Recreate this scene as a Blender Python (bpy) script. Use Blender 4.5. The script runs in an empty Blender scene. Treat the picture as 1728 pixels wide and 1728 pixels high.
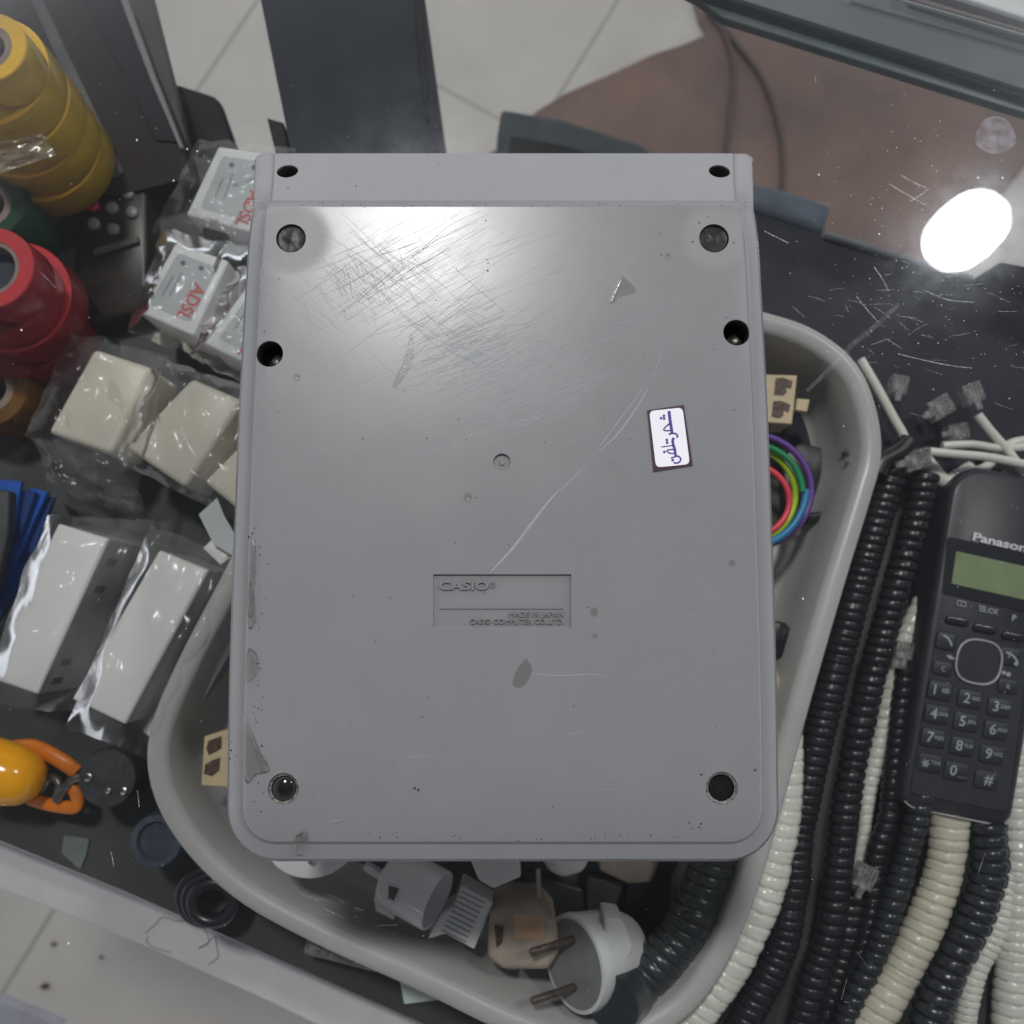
import bpy, bmesh, math, random
from mathutils import Vector, Matrix, noise
random.seed(7)
S = bpy.context.scene
C = S.collection
# ------------------------------------------------------------------ camera
F = 1500.0; HC = 0.30; TH = math.radians(7.0)
CAM = Vector((0.0, -HC*math.tan(TH), HC))
def ray(px, py):
    return Vector(((px-864)/F, math.sin(TH)+(864-py)/F*math.cos(TH), -math.cos(TH)+(864-py)/F*math.sin(TH)))
def P(px, py, z=0.0):
    d = ray(px, py); return CAM + d*((z-HC)/d.z)
def mpp(px, py, z):                      # metres per photo pixel at that height
    return (P(px+1, py, z)-P(px, py, z)).length
cd = bpy.data.cameras.new('camera'); cam = bpy.data.objects.new('camera', cd); C.objects.link(cam)
cam.location = CAM; cam.rotation_euler = (TH, 0, 0)
cd.sensor_width = 36; cd.sensor_fit = 'HORIZONTAL'; cd.lens = 36*F/1728; cd.clip_start = 0.01; cd.clip_end = 50
cd.dof.use_dof = True; cd.dof.focus_distance = HC-0.031; cd.dof.aperture_fstop = 15
S.camera = cam
# ------------------------------------------------------------------ world: a lit shop interior, dimmer towards the person holding the phone
W = bpy.data.worlds.new('World'); S.world = W; W.use_nodes = True
nt = W.node_tree; bg = nt.nodes['Background']
tc = nt.nodes.new('ShaderNodeTexCoord'); sx = nt.nodes.new('ShaderNodeSeparateXYZ')
nt.links.new(tc.outputs['Generated'], sx.inputs[0])
rp = nt.nodes.new('ShaderNodeMapRange'); rp.inputs[1].default_value = -0.8; rp.inputs[2].default_value = 0.7
rp.inputs[3].default_value = 0.34; rp.inputs[4].default_value = 0.80
rz = nt.nodes.new('ShaderNodeMapRange'); rz.inputs[1].default_value = .35; rz.inputs[2].default_value = .82; rz.inputs[3].default_value = 1.5; rz.inputs[4].default_value = .17
mu = nt.nodes.new('ShaderNodeMath'); mu.operation = 'MULTIPLY'
nt.links.new(sx.outputs[1], rp.inputs[0]); nt.links.new(sx.outputs[2], rz.inputs[0])
nt.links.new(rp.outputs[0], mu.inputs[0]); nt.links.new(rz.outputs[0], mu.inputs[1]); nt.links.new(mu.outputs[0], bg.inputs[1])
bg.inputs[0].default_value = (0.95, 0.98, 1.06, 1)
# ------------------------------------------------------------------ ceiling lamps (round LED bulbs); placed where their mirror images fall
def lamp(px, py, zs, h, r, L, col=(1, 0.99, 0.97)):
    d = ray(px, py); p = P(px, py, zs); d.z = -d.z
    q = p + d*((h-zs)/d.z)
    l = bpy.data.lights.new('ceiling_lamp', 'AREA'); l.shape = 'DISK'; l.size = 2*r; l.energy = L*math.pi*math.pi*r*r; l.color = col
    o = bpy.data.objects.new('ceiling_lamp', l); C.objects.link(o); o.location = q
    o.rotation_euler = (p-q).to_track_quat('-Z', 'Y').to_euler()
    return o
for q in ((1646, 375, .084), (1631, 388, .087), (1616, 402, .083)): lamp(q[0], q[1], 0, 2.0, q[2], 44)  # middle disc is added between the two bulbs to smooth their mirrored outline
lamp(700, 385, 0.033, 2.0, 0.115, 160, (1, 0.985, 0.95))
S.view_settings.view_transform = 'Standard'; S.view_settings.look = 'None'
S.view_settings.exposure = 0.28; S.view_settings.gamma = 1
S.render.engine = 'CYCLES'; S.cycles.transparent_max_bounces = 24; S.cycles.max_bounces = 8
S.render.resolution_x = 1024; S.render.resolution_y = 1024

# ------------------------------------------------------------------ materials
def lin(c):
    return tuple(((v/255+0.055)/1.055)**2.4 if v > 10 else v/255/12.92 for v in c)
def mat(name, col, rough=0.45, var=0.08, vs=60, bump=0.0, bs=300, alpha=1.0, metal=0, trans=0, spec=0.5, stretch=None, coat=0, srgb=False, col2=None, emit=None):
    m = bpy.data.materials.new(name); m.use_nodes = True; n = m.node_tree; b = n.nodes['Principled BSDF']
    if srgb: col = lin(col)
    b.inputs['Roughness'].default_value = rough; b.inputs['Metallic'].default_value = metal; b.inputs['Alpha'].default_value = alpha
    b.inputs['Transmission Weight'].default_value = trans; b.inputs['Specular IOR Level'].default_value = spec
    b.inputs['Coat Weight'].default_value = coat
    t = n.nodes.new('ShaderNodeTexCoord'); mp = n.nodes.new('ShaderNodeMapping'); n.links.new(t.outputs['Object'], mp.inputs[0])
    if stretch: mp.inputs['Scale'].default_value = stretch
    nz = n.nodes.new('ShaderNodeTexNoise'); nz.inputs['Scale'].default_value = vs; nz.inputs['Detail'].default_value = 6; nz.inputs['Roughness'].default_value = 0.62
    n.links.new(mp.outputs[0], nz.inputs['Vector'])
    r = n.nodes.new('ShaderNodeValToRGB'); r.color_ramp.elements[0].position = 0.33; r.color_ramp.elements[1].position = 0.67
    c2 = col2 if col2 else tuple(max(0, v*(1-2*var)) for v in col)
    r.color_ramp.elements[0].color = (*c2, 1); r.color_ramp.elements[1].color = (*[min(1, v*(1+var)) for v in col], 1)
    n.links.new(nz.outputs[0], r.inputs[0]); n.links.new(r.outputs[0], b.inputs['Base Color'])
    if bump:
        bn = n.nodes.new('ShaderNodeTexNoise'); bn.inputs['Scale'].default_value = bs; bn.inputs['Detail'].default_value = 4
        n.links.new(t.outputs['Object'], bn.inputs['Vector'])
        bp = n.nodes.new('ShaderNodeBump'); bp.inputs['Strength'].default_value = bump; bp.inputs['Distance'].default_value = 0.001
        n.links.new(bn.outputs[0], bp.inputs['Height']); n.links.new(bp.outputs[0], b.inputs['Normal'])
    return m
def film(name, tint, fac, rough, haze=0.08, bump=0.6, bs=60, ior=1.45, hazecol=(.8, .82, .84)):
    m = bpy.data.materials.new(name); m.use_nodes = True; n = m.node_tree; n.nodes.clear()
    out = n.nodes.new('ShaderNodeOutputMaterial'); tr = n.nodes.new('ShaderNodeBsdfTransparent'); tr.inputs[0].default_value = (*tint, 1)
    gl = n.nodes.new('ShaderNodeBsdfGlossy'); gl.inputs['Roughness'].default_value = rough
    df = n.nodes.new('ShaderNodeBsdfDiffuse'); df.inputs[0].default_value = (*hazecol, 1)
    fr = n.nodes.new('ShaderNodeFresnel'); fr.inputs[0].default_value = ior
    ad = n.nodes.new('ShaderNodeMath'); ad.operation = 'ADD'; ad.inputs[1].default_value = fac; n.links.new(fr.outputs[0], ad.inputs[0])
    m1 = n.nodes.new('ShaderNodeMixShader'); m2 = n.nodes.new('ShaderNodeMixShader')
    n.links.new(ad.outputs[0], m1.inputs[0]); n.links.new(tr.outputs[0], m1.inputs[1]); n.links.new(gl.outputs[0], m1.inputs[2])
    n.links.new(m1.outputs[0], m2.inputs[1]); n.links.new(df.outputs[0], m2.inputs[2])
    t = n.nodes.new('ShaderNodeTexCoord')
    if haze:
        hz = n.nodes.new('ShaderNodeTexNoise'); hz.inputs['Scale'].default_value = bs*0.6; hz.inputs['Detail'].default_value = 6; n.links.new(t.outputs['Object'], hz.inputs['Vector'])
        mr = n.nodes.new('ShaderNodeMapRange'); mr.inputs[1].default_value = .4; mr.inputs[2].default_value = .75; mr.inputs[3].default_value = haze*.35; mr.inputs[4].default_value = haze*2
        n.links.new(hz.outputs[0], mr.inputs[0]); n.links.new(mr.outputs[0], m2.inputs[0])
    else: m2.inputs[0].default_value = 0
    if bump:
        bn = n.nodes.new('ShaderNodeTexNoise'); bn.inputs['Scale'].default_value = bs; bn.inputs['Detail'].default_value = 3; bn.inputs['Distortion'].default_value = 1.2
        n.links.new(t.outputs['Object'], bn.inputs['Vector'])
        bp = n.nodes.new('ShaderNodeBump'); bp.inputs['Strength'].default_value = bump; bp.inputs['Distance'].default_value = 0.004
        n.links.new(bn.outputs[0], bp.inputs['Height']); n.links.new(bp.outputs[0], gl.inputs['Normal'])
    n.links.new(m2.outputs[0], out.inputs[0])
    return m
M = {}
M['grey'] = mat('grey_plastic', (.200, .201, .208), .25, .018, 45, 0, 900)
def wear(m, spots):                          # handled plastic: patchy gloss, matt haloes where the feet were glued
    n = m.node_tree; b = n.nodes['Principled BSDF']; t = n.nodes.new('ShaderNodeTexCoord'); g = n.nodes.new('ShaderNodeNewGeometry')
    z = n.nodes.new('ShaderNodeTexNoise'); z.inputs['Scale'].default_value = 38; z.inputs['Detail'].default_value = 8; z.inputs['Roughness'].default_value = .7; n.links.new(t.outputs['Object'], z.inputs['Vector'])
    r = n.nodes.new('ShaderNodeMapRange'); r.inputs[1].default_value = .35; r.inputs[2].default_value = .68; r.inputs[3].default_value = .255; r.inputs[4].default_value = .305; n.links.new(z.outputs[0], r.inputs[0])
    cur = r.outputs[0]
    for p, r0, r1, amt in spots:
        d = n.nodes.new('ShaderNodeVectorMath'); d.operation = 'DISTANCE'; d.inputs[1].default_value = p; n.links.new(g.outputs['Position'], d.inputs[0])
        k = n.nodes.new('ShaderNodeMapRange'); k.interpolation_type = 'SMOOTHSTEP'; k.inputs[1].default_value = r0; k.inputs[2].default_value = r1; k.inputs[3].default_value = amt; k.inputs[4].default_value = 0; n.links.new(d.outputs['Value'], k.inputs[0])
        a = n.nodes.new('ShaderNodeMath'); a.operation = 'ADD'; n.links.new(cur, a.inputs[0]); n.links.new(k.outputs[0], a.inputs[1]); cur = a.outputs[0]
    n.links.new(cur, b.inputs['Roughness'])
wear(M['grey'], [(P(491, 402, .033), .009, .0145, .18), (P(1205, 402, .033), .007, .012, .12)])
M['grey_dark'] = mat('shaded_letter_grey', (.16, .165, .172), .4, .05, 60)
M['scratch'] = mat('scratched_plastic', (.30, .31, .32), .13, .05, 400)
M['glue'] = film('dried_glue', (.988, .985, .975), .006, .14, .035, .04, 300, 1.33, (.30, .29, .27))
M['black'] = mat('black_plastic', (.010, .010, .012), .35)
M['hole'] = mat('hole_black', (.028, .028, .029), .5)
M['tar'] = mat('dark_adhesive', (.035, .034, .038), .14, .4, 900, .9, 900)
M['bead'] = mat('black_bead', (.012, .011, .013), .10, .2, 300)
M['tar2'] = mat('grey_adhesive', (.020, .020, .022), .34, .35, 300, .2, 350, spec=.18)
M['steel'] = mat('screw_steel', (.35, .34, .32), .3, .2, 400, metal=1)
M['purple'] = mat('sticker_purple', (.035, .012, .030), .35)
M['paper'] = mat('sticker_paper', (.80, .78, .84), .5, .02)
M['ink'] = mat('blue_ink', (.045, .03, .24), .5, .1)
M['floor'] = None
M['shelf'] = mat('dark_shelf', (.042, .043, .042), .6, .30, 16, col2=(.030, .031, .031))
M['navy'] = mat('navy_board', (.015, .017, .030), .55, .3, 30, spec=.3)
M['slate'] = mat('slate_metal', (.028, .032, .045), .75, .06, 10, spec=.2)
M['blackmetal'] = mat('black_metal', (.005, .006, .008), .6, .2, 30, spec=.25)
M['greenmetal'] = mat('dark_green_metal', (.026, .036, .040), .65, .2, 40)
M['bluemetal'] = mat('blue_grey_metal', (.065, .085, .115), .65, .2, 40)
M['brown'] = mat('brown_mat', (.175, .104, .078), .5, .12, 5, .3, 60, col2=(.095, .066, .058))
M['cable'] = mat('brown_cable', (.068, .045, .040), .6)
M['marble'] = mat('white_frame', (.66, .67, .69), .3, .05, 12, col2=(.55, .55, .58))
M['rail'] = mat('grey_rail', (.13, .145, .16), .65, .10, 20)
M['raildark'] = mat('dark_rail', (.035, .045, .050), .4, .10, 20)
M['railpale'] = mat('pale_rail', (.22, .24, .25), .3, .10, 20)
M['white'] = mat('white_plastic', (.80, .81, .83), .35, .03, 30)
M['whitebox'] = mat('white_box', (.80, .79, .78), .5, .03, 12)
M['whiteshade'] = mat('white_box_shaded', (.30, .28, .28), .5, .15, 50)
M['beige'] = mat('beige_plastic', (.70, .66, .56), .4, .04, 20)
M['coupler'] = mat('coupler_beige', (.60, .48, .30), .45, .06, 60)
M['socket'] = mat('socket_brown', (.10, .055, .035), .5, .4, 500)
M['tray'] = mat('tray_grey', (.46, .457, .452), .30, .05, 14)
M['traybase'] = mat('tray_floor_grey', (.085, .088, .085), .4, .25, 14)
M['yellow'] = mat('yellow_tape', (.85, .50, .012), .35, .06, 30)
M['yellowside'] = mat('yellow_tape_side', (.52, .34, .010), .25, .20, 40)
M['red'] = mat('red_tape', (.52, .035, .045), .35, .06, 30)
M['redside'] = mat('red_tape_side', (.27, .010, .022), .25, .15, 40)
M['green'] = mat('green_tape', (.004, .06, .022), .3, .15, 40)
M['amber'] = mat('amber_tape', (.16, .07, .012), .3, .25, 40)
M['card'] = mat('cardboard', (.26, .20, .17), .7, .1, 80)
M['core'] = mat('dark_core', (.03, .04, .06), .4, .4, 100)
M['blue'] = mat('blue_card', (.006, .085, .42), .4, .12, 60)
M['bluedark'] = mat('dark_blue_card', (.004, .035, .17), .4, .25, 60)
M['orange'] = mat('orange_plastic', (.95, .41, .008), .15, .05, 30)
M['orangestrap'] = mat('orange_strap', (.65, .17, .008), .4, .10, 30)
M['rubber'] = mat('black_rubber', (.032, .034, .037), .55, .25, 200, .3, 800)
M['cap'] = mat('blue_grey_translucent', (.075, .095, .125), .2, .2, 60, alpha=.9)
M['labelgrey'] = mat('label_grey', (.42, .46, .48), .4, .05, 40)
M['labelred'] = mat('label_red', (.60, .04, .05), .5)
M['labeldark'] = mat('label_ink', (.08, .10, .11), .5)
M['cordblack'] = mat('cord_black', (.016, .018, .022), .30, .1)
M['cordslate'] = mat('cord_slate', (.028, .032, .038), .25, .1)
M['cordwhite'] = mat('cord_white', (.68, .68, .62), .22, .04)
M['cordcream'] = mat('cord_cream', (.58, .55, .45), .28, .04)
M['corddark'] = mat('cord_charcoal', (.034, .041, .045), .28, .1)
M['clear'] = film('clear_connector', (.75, .73, .74), .10, .15, .30, .8, 700, 1.5, (.5, .48, .48))
M['phone'] = mat('handset_black', (.026, .027, .034), .38, .08, 120)
M['phoneface'] = mat('handset_face', (.032, .033, .041), .42, .08, 120)
M['phonedark'] = mat('handset_dark', (.017, .019, .026), .25)
M['key'] = mat('key_dark', (.024, .027, .036), .45)
M['keytext'] = mat('key_print', (.36, .38, .44), .5)
M['lcd'] = mat('lcd_green', (.22, .28, .15), .35, .06, 100)
M['silver'] = mat('silver_ring', (.42, .41, .42), .3)
M['w_red'] = mat('wire_red', (.80, .05, .09), .35); M['w_lime'] = mat('wire_lime', (.42, .65, .015), .35)
M['w_green'] = mat('wire_green', (.0, .26, .09), .35); M['w_violet'] = mat('wire_violet', (.14, .05, .30), .35); M['w_blue'] = mat('wire_blue', (.02, .24, .50), .35)
M['pin'] = mat('plug_pin', (.085, .06, .055), .35, .3, 300)
M['plugbeige'] = mat('plug_beige', (.42, .35, .29), .5, .15, 60); M['plugpeach'] = mat('plug_peach', (.62, .38, .24), .5, .05, 60)
M['plugwhite'] = mat('plug_white', (.66, .67, .68), .35, .05, 30); M['plugface'] = mat('plug_face', (.20, .21, .21), .4, .1, 50)
M['paperwhite'] = mat('torn_paper', (.50, .54, .56), .7, .04, 40)
M['mint'] = mat('pale_green_card', (.60, .72, .66), .6, .04, 40)
M['bag'] = film('clear_bag', (.965, .968, .968), .012, .19, .06, .14, 50, 1.2)
M['tapebit'] = film('clear_tape', (.85, .82, .75), .05, .25, .28, .12, 60, 1.45, (.5, .42, .3))
M['glass'] = film('counter_glass', (.97, .975, .975), .0, .0, 0, 0, 60, 1.42)
def smear(m):                                # greasy smears: a faint rough reflection that glows round the mirrored lamps
    n = m.node_tree; out = n.nodes['Material Output']; src = out.inputs[0].links[0].from_socket
    g = n.nodes.new('ShaderNodeBsdfGlossy'); g.inputs['Roughness'].default_value = .15; g.inputs['Color'].default_value = (.85, .9, 1, 1); mx = n.nodes.new('ShaderNodeMixShader')
    t = n.nodes.new('ShaderNodeTexCoord'); z = n.nodes.new('ShaderNodeTexNoise'); z.inputs['Scale'].default_value = 70; z.inputs['Detail'].default_value = 7; z.inputs['Roughness'].default_value = .7; z.inputs['Distortion'].default_value = .2
    n.links.new(t.outputs['Object'], z.inputs['Vector']); r = n.nodes.new('ShaderNodeMapRange'); r.inputs[1].default_value = .4; r.inputs[2].default_value = .68; r.inputs[3].default_value = .002; r.inputs[4].default_value = .007
    n.links.new(z.outputs[0], r.inputs[0]); n.links.new(r.outputs[0], mx.inputs[0]); n.links.new(src, mx.inputs[1]); n.links.new(g.outputs[0], mx.inputs[2]); n.links.new(mx.outputs[0], out.inputs[0])
smear(M['glass'])
M['dust'] = mat('glass_dust', (.75, .76, .78), .5)
M['groove'] = film('glass_scratch', (.95, .95, .96), .10, .30, .14, .3, 900, 1.4, (.8, .82, .86))
M['grime'] = mat('grime', (.02, .018, .017), .6)
M['smudge'] = film('glass_smudge', (.97, .97, .97), .0, .35, .05, .5, 300, 1.3, (.7, .72, .8))

# calculator plastic: faint stain rings round the feet on top of the mottling
def floor_mat():
    m = mat('floor_tile', (.52, .49, .45), .4, .07, 4, .05, 80); n = m.node_tree; b = n.nodes['Principled BSDF']
    old = b.inputs['Base Color'].links[0].from_socket
    g = n.nodes.new('ShaderNodeNewGeometry'); mp = n.nodes.new('ShaderNodeMapping'); mp.vector_type = 'TEXTURE'
    a = P(1040, 5, ZF); c = P(88, 1540, ZF); ang = math.atan2((a-c).y, (a-c).x)
    mp.inputs['Rotation'].default_value = (0, 0, ang); mp.inputs['Location'].default_value = (a.x, a.y, 0)
    n.links.new(g.outputs['Position'], mp.inputs[0]); s = n.nodes.new('ShaderNodeSeparateXYZ'); n.links.new(mp.outputs[0], s.inputs[0])
    last = None
    for k, off in ((0, .253), (1, 0)):
        ad = n.nodes.new('ShaderNodeMath'); ad.operation = 'ADD'; ad.inputs[1].default_value = off+94.8; n.links.new(s.outputs[k], ad.inputs[0])
        pp = n.nodes.new('ShaderNodeMath'); pp.operation = 'PINGPONG'; pp.inputs[1].default_value = .237; n.links.new(ad.outputs[0], pp.inputs[0])
        lt = n.nodes.new('ShaderNodeMapRange'); lt.inputs[1].default_value = .0015; lt.inputs[2].default_value = .0045; lt.inputs[3].default_value = 1; lt.inputs[4].default_value = 0
        n.links.new(pp.outputs[0], lt.inputs[0])
        if last is None: last = lt
        else:
            mx = n.nodes.new('ShaderNodeMath'); mx.operation = 'MAXIMUM'; n.links.new(last.outputs[0], mx.inputs[0]); n.links.new(lt.outputs[0], mx.inputs[1]); last = mx
    mc = n.nodes.new('ShaderNodeMix'); mc.data_type = 'RGBA'
    n.links.new(last.outputs[0], mc.inputs[0]); n.links.new(old, mc.inputs[6]); mc.inputs[7].default_value = (.34, .32, .29, 1)
    n.links.new(mc.outputs[2], b.inputs['Base Color'])
    return m
ZF = -0.95; ZS = -0.130
M['floor'] = floor_mat()

# ------------------------------------------------------------------ helpers
def link(name, me, parent=None):
    o = bpy.data.objects.new(name, me); C.objects.link(o); o.parent = parent; return o
def worldloc(o):
    v = Vector((0, 0, 0))
    while o: v = v+o.location; o = o.parent
    return v
def obj(name, bm, mats, parent=None, smooth=None):
    if not isinstance(mats, (list, tuple)): mats = [mats]
    bmesh.ops.recalc_face_normals(bm, faces=bm.faces)
    me = bpy.data.meshes.new(name)
    if parent is not None: org = worldloc(parent)
    else:
        xs = [v.co for v in bm.verts]
        org = Vector((sum(v.x for v in xs)/len(xs), sum(v.y for v in xs)/len(xs), min(v.z for v in xs)))
    for v in bm.verts: v.co -= org
    bm.to_mesh(me); bm.free()
    for m in mats: me.materials.append(m)
    if smooth is not None:
        for p in me.polygons: p.use_smooth = True
        for p in me.polygons:
            if len(p.vertices) > 6: p.use_smooth = False
        me.set_sharp_from_angle(angle=math.radians(smooth))
    o = link(name, me, parent)
    if parent is None: o.location = org
    return o
def tag(o, label=None, cat=None, group=None, kind=None):
    if label: o['label'] = label
    if cat: o['category'] = cat
    if group: o['group'] = group
    if kind: o['kind'] = kind
    return o
def thing(name, label, cat, loc, group=None):
    o = bpy.data.objects.new(name, None); C.objects.link(o); o.location = loc; o.empty_display_size = .01
    return tag(o, label, cat, group)
def B(): return bmesh.new()
def face(bm, vs, mi=0):
    try: f = bm.faces.new(vs); f.material_index = mi; return f
    except ValueError: return None
def loft(bm, rings, cap0=True, cap1=True, closed=True, mi=0):
    R = [[bm.verts.new(p) for p in r] for r in rings]; n = len(R[0])
    for a, b in zip(R, R[1:]):
        for i in range(n if closed else n-1):
            j = (i+1) % n; face(bm, (a[i], a[j], b[j], b[i]), mi)
    if cap0: face(bm, R[0][::-1], mi)
    if cap1: face(bm, R[-1], mi)
    return R
def rpoly(pts, r, n=5):                    # round the corners of a 2-D polygon
    out = []; N = len(pts)
    for i in range(N):
        p = Vector(pts[i][:2]); a = Vector(pts[i-1][:2])-p; b = Vector(pts[(i+1) % N][:2])-p
        rr = r[i] if isinstance(r, (list, tuple)) else r
        rr = min(rr, a.length*.45, b.length*.45); a.normalize(); b.normalize()
        if rr <= 0: out.append(tuple(p)); continue
        for k in range(n+1):
            t = k/n; q = p+a*rr*(1-t)**2+b*rr*t**2
            out.append((q.x, q.y))
    return out
def inset(pts, d):                         # approximate inset of a 2-D convex-ish polygon towards its inside
    N = len(pts); A = sum(pts[i][0]*pts[(i+1) % N][1]-pts[(i+1) % N][0]*pts[i][1] for i in range(N)); s = 1 if A > 0 else -1
    out = []
    for i in range(N):
        a = Vector(pts[i-1]); p = Vector(pts[i]); b = Vector(pts[(i+1) % N])
        t = (p-a).normalized()+(b-p).normalized() if (p-a).length > 1e-9 and (b-p).length > 1e-9 else (b-a)
        t.normalize(); nrm = Vector((-t.y, t.x))*s
        q = p+nrm*d; out.append((q.x, q.y))
    return out
def miter(pts, d):
    N = len(pts); A = sum(pts[i][0]*pts[(i+1) % N][1]-pts[(i+1) % N][0]*pts[i][1] for i in range(N)); s = 1 if A > 0 else -1; out = []
    for i in range(N):
        a = Vector(pts[i-1]); p = Vector(pts[i]); b = Vector(pts[(i+1) % N]); u = (p-a).normalized(); v = (b-p).normalized()
        n1 = Vector((-u.y, u.x))*s; n2 = Vector((-v.y, v.x))*s; m = n1+n2; m = m/max(m.length_squared/2, .5)
        q = p+m*d; out.append((q.x, q.y))
    return out
def slab(bm, px, zt, zb, r=3, bev=.0006, mi=0, n=4):   # rounded prism: outline in photo pixels seen at height zt, straight walls down to zb
    w = [P(x, y, zt) for x, y in px]; k = mpp(px[0][0], px[0][1], zt)
    o = rpoly([(v.x, v.y) for v in w], [q*k for q in r] if isinstance(r, (list, tuple)) else r*k, n)
    rings = [[(x, y, zb) for x, y in o], [(x, y, zt-bev) for x, y in o]]
    if bev > 0:
        def ins(d):
            rr = [max(q*k-d, q*k*.3) for q in r] if isinstance(r, (list, tuple)) else max(r*k-d, r*k*.3)
            return rpoly(miter([(v.x, v.y) for v in w], d), rr, n)
        i1 = ins(bev*.35); i2 = ins(bev)
        rings.append([(x, y, zt-bev*.35) for x, y in i1]); rings.append([(x, y, zt) for x, y in i2])
    loft(bm, rings, mi=mi)
def flat(bm, px, z, mi=0, r=0, n=4, th=.00008):
    slab(bm, px, z, z-th, r, 0, mi, n)
def cr(pts, n=12):                         # Catmull-Rom through 3-D points
    pts = [Vector(p) for p in pts]; q = [pts[0]*2-pts[1]]+pts+[pts[-1]*2-pts[-2]]; out = []
    for i in range(1, len(q)-2):
        for k in range(n):
            t = k/n; a, b, c, d = q[i-1], q[i], q[i+1], q[i+2]
            out.append(.5*((2*b)+(c-a)*t+(2*a-5*b+4*c-d)*t*t+(3*b-a-3*c+d)*t**3))
    out.append(q[-2]); return out
def resample(pts, step):
    out = [pts[0]]; acc = 0
    for a, b in zip(pts, pts[1:]):
        L = (b-a).length
        while acc+L >= step and L > 0:
            a = a+(b-a)*((step-acc)/L); out.append(a); L = (b-a).length; acc = 0
        acc += L
    return out
def sweep(bm, pts, rad, seg=14, caps=True, mi=0, flatz=1.0):   # rad: number or f(s, angle, u)
    n = len(pts); L = [0]
    for a, b in zip(pts, pts[1:]): L.append(L[-1]+(b-a).length)
    rings = []; up = Vector((0, 0, 1))
    for i, p in enumerate(pts):
        t = (pts[min(i+1, n-1)]-pts[max(i-1, 0)]).normalized()
        s = t.cross(up)
        if s.length < .05: s = t.cross(Vector((0, 1, 0)))
        s.normalize(); u = s.cross(t).normalized(); ring = []
        for k in range(seg):
            a = 2*math.pi*k/seg; r = rad(L[i], a, L[i]/L[-1]) if callable(rad) else rad
            ring.append(p+s*math.cos(a)*r+u*math.sin(a)*r*flatz)
        rings.append(ring)
    loft(bm, rings, caps, caps, mi=mi)
def cyl(bm, p0, p1, r0, r1=None, seg=28, mi=0, bev=0):
    r1 = r0 if r1 is None else r1; p0 = Vector(p0); p1 = Vector(p1); t = (p1-p0).normalized()
    s = t.cross(Vector((0, 0, 1)));
    if s.length < .05: s = Vector((1, 0, 0))
    s.normalize(); u = t.cross(s).normalized()
    st = [(p0, r0), (p1, r1)] if not bev else [(p0, r0-bev), (p0+t*bev, r0), (p1-t*bev, r1), (p1, r1-bev)]
    loft(bm, [[p+s*math.cos(2*math.pi*k/seg)*r+u*math.sin(2*math.pi*k/seg)*r for k in range(seg)] for p, r in st], mi=mi)
def lathe(bm, c, prof, seg=40, mi=0, cap0=True, cap1=True, wob=0):
    loft(bm, [[(c[0]+math.cos(2*math.pi*k/seg)*r*(1+wob*math.sin(3*k+r*999)), c[1]+math.sin(2*math.pi*k/seg)*r*(1+wob*math.sin(3*k+r*999)), z) for k in range(seg)] for r, z in prof], cap0, cap1, mi=mi)
def stroke(bm, px, w, z, mi=0, h=.00006):  # flat ink stroke of width w (photo px)
    v = [Vector(p) for p in px]; Lft = []; Rgt = []
    for i, p in enumerate(v):
        t = (v[min(i+1, len(v)-1)]-v[max(i-1, 0)]).normalized(); nn = Vector((-t.y, t.x)); ww = (w[i] if isinstance(w, (list, tuple)) else w)/2
        Lft.append(p+nn*ww); Rgt.append(p-nn*ww)
    rows = [[P(*a, z), P(*b, z)] for a, b in zip(Lft, Rgt)]
    R = [[bm.verts.new(q) for q in r] for r in rows]
    for a, b in zip(R, R[1:]): face(bm, (a[0], a[1], b[1], b[0]), mi)
def disc(bm, x, y, r, z, mi=0, n=20, ry=None):
    ry = ry or r
    face(bm, [bm.verts.new(P(x+math.cos(2*math.pi*k/n)*r, y+math.sin(2*math.pi*k/n)*ry, z)) for k in range(n)], mi)
def cat2(pts, n=6):
    return [(p.x, p.y) for p in cr([(x, y, 0) for x, y in pts], n)]
_dg = None
def text_mesh(s, bold=0):
    cu = bpy.data.curves.new('t', 'FONT'); cu.body = s; cu.size = 1; cu.offset = bold; cu.resolution_u = 3
    o = bpy.data.objects.new('t', cu); C.objects.link(o)
    dg = bpy.context.evaluated_depsgraph_get(); dg.update()
    me = bpy.data.meshes.new_from_object(o.evaluated_get(dg))
    vs = [v.co.copy() for v in me.vertices]; fs = [list(p.vertices) for p in me.polygons]
    bpy.data.objects.remove(o); bpy.data.curves.remove(cu); bpy.data.meshes.remove(me)
    return vs, fs
def text(bm, s, o, u, hgt, z, width=None, bold=0, raise_=0.0, mi=0, cap=.69):
    # o: baseline start px; u: unit px direction of writing; hgt: capital height px; width: total px
    vs, fs = text_mesh(s, bold)
    if not vs: return
    x0 = min(v.x for v in vs); x1 = max(v.x for v in vs); sy = hgt/cap; sxx = (width/(x1-x0)) if width else sy
    U = Vector(u).normalized(); V = Vector((U.y, -U.x))
    def q(v, zz): p = Vector(o)+U*(v.x-x0)*sxx+V*v.y*sy; return P(p.x, p.y, z)+Vector((0, 0, zz))
    top = [bm.verts.new(q(v, raise_)) for v in vs]
    for f in fs: face(bm, [top[i] for i in f], mi)
    if raise_:
        bot = [bm.verts.new(q(v, 0)) for v in vs]; cnt = {}
        for f in fs:
            for a, b in zip(f, f[1:]+f[:1]): cnt[(a, b)] = 1
        for (a, b) in list(cnt):
            if (b, a) not in cnt: face(bm, (top[a], top[b], bot[b], bot[a]), mi)

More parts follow.
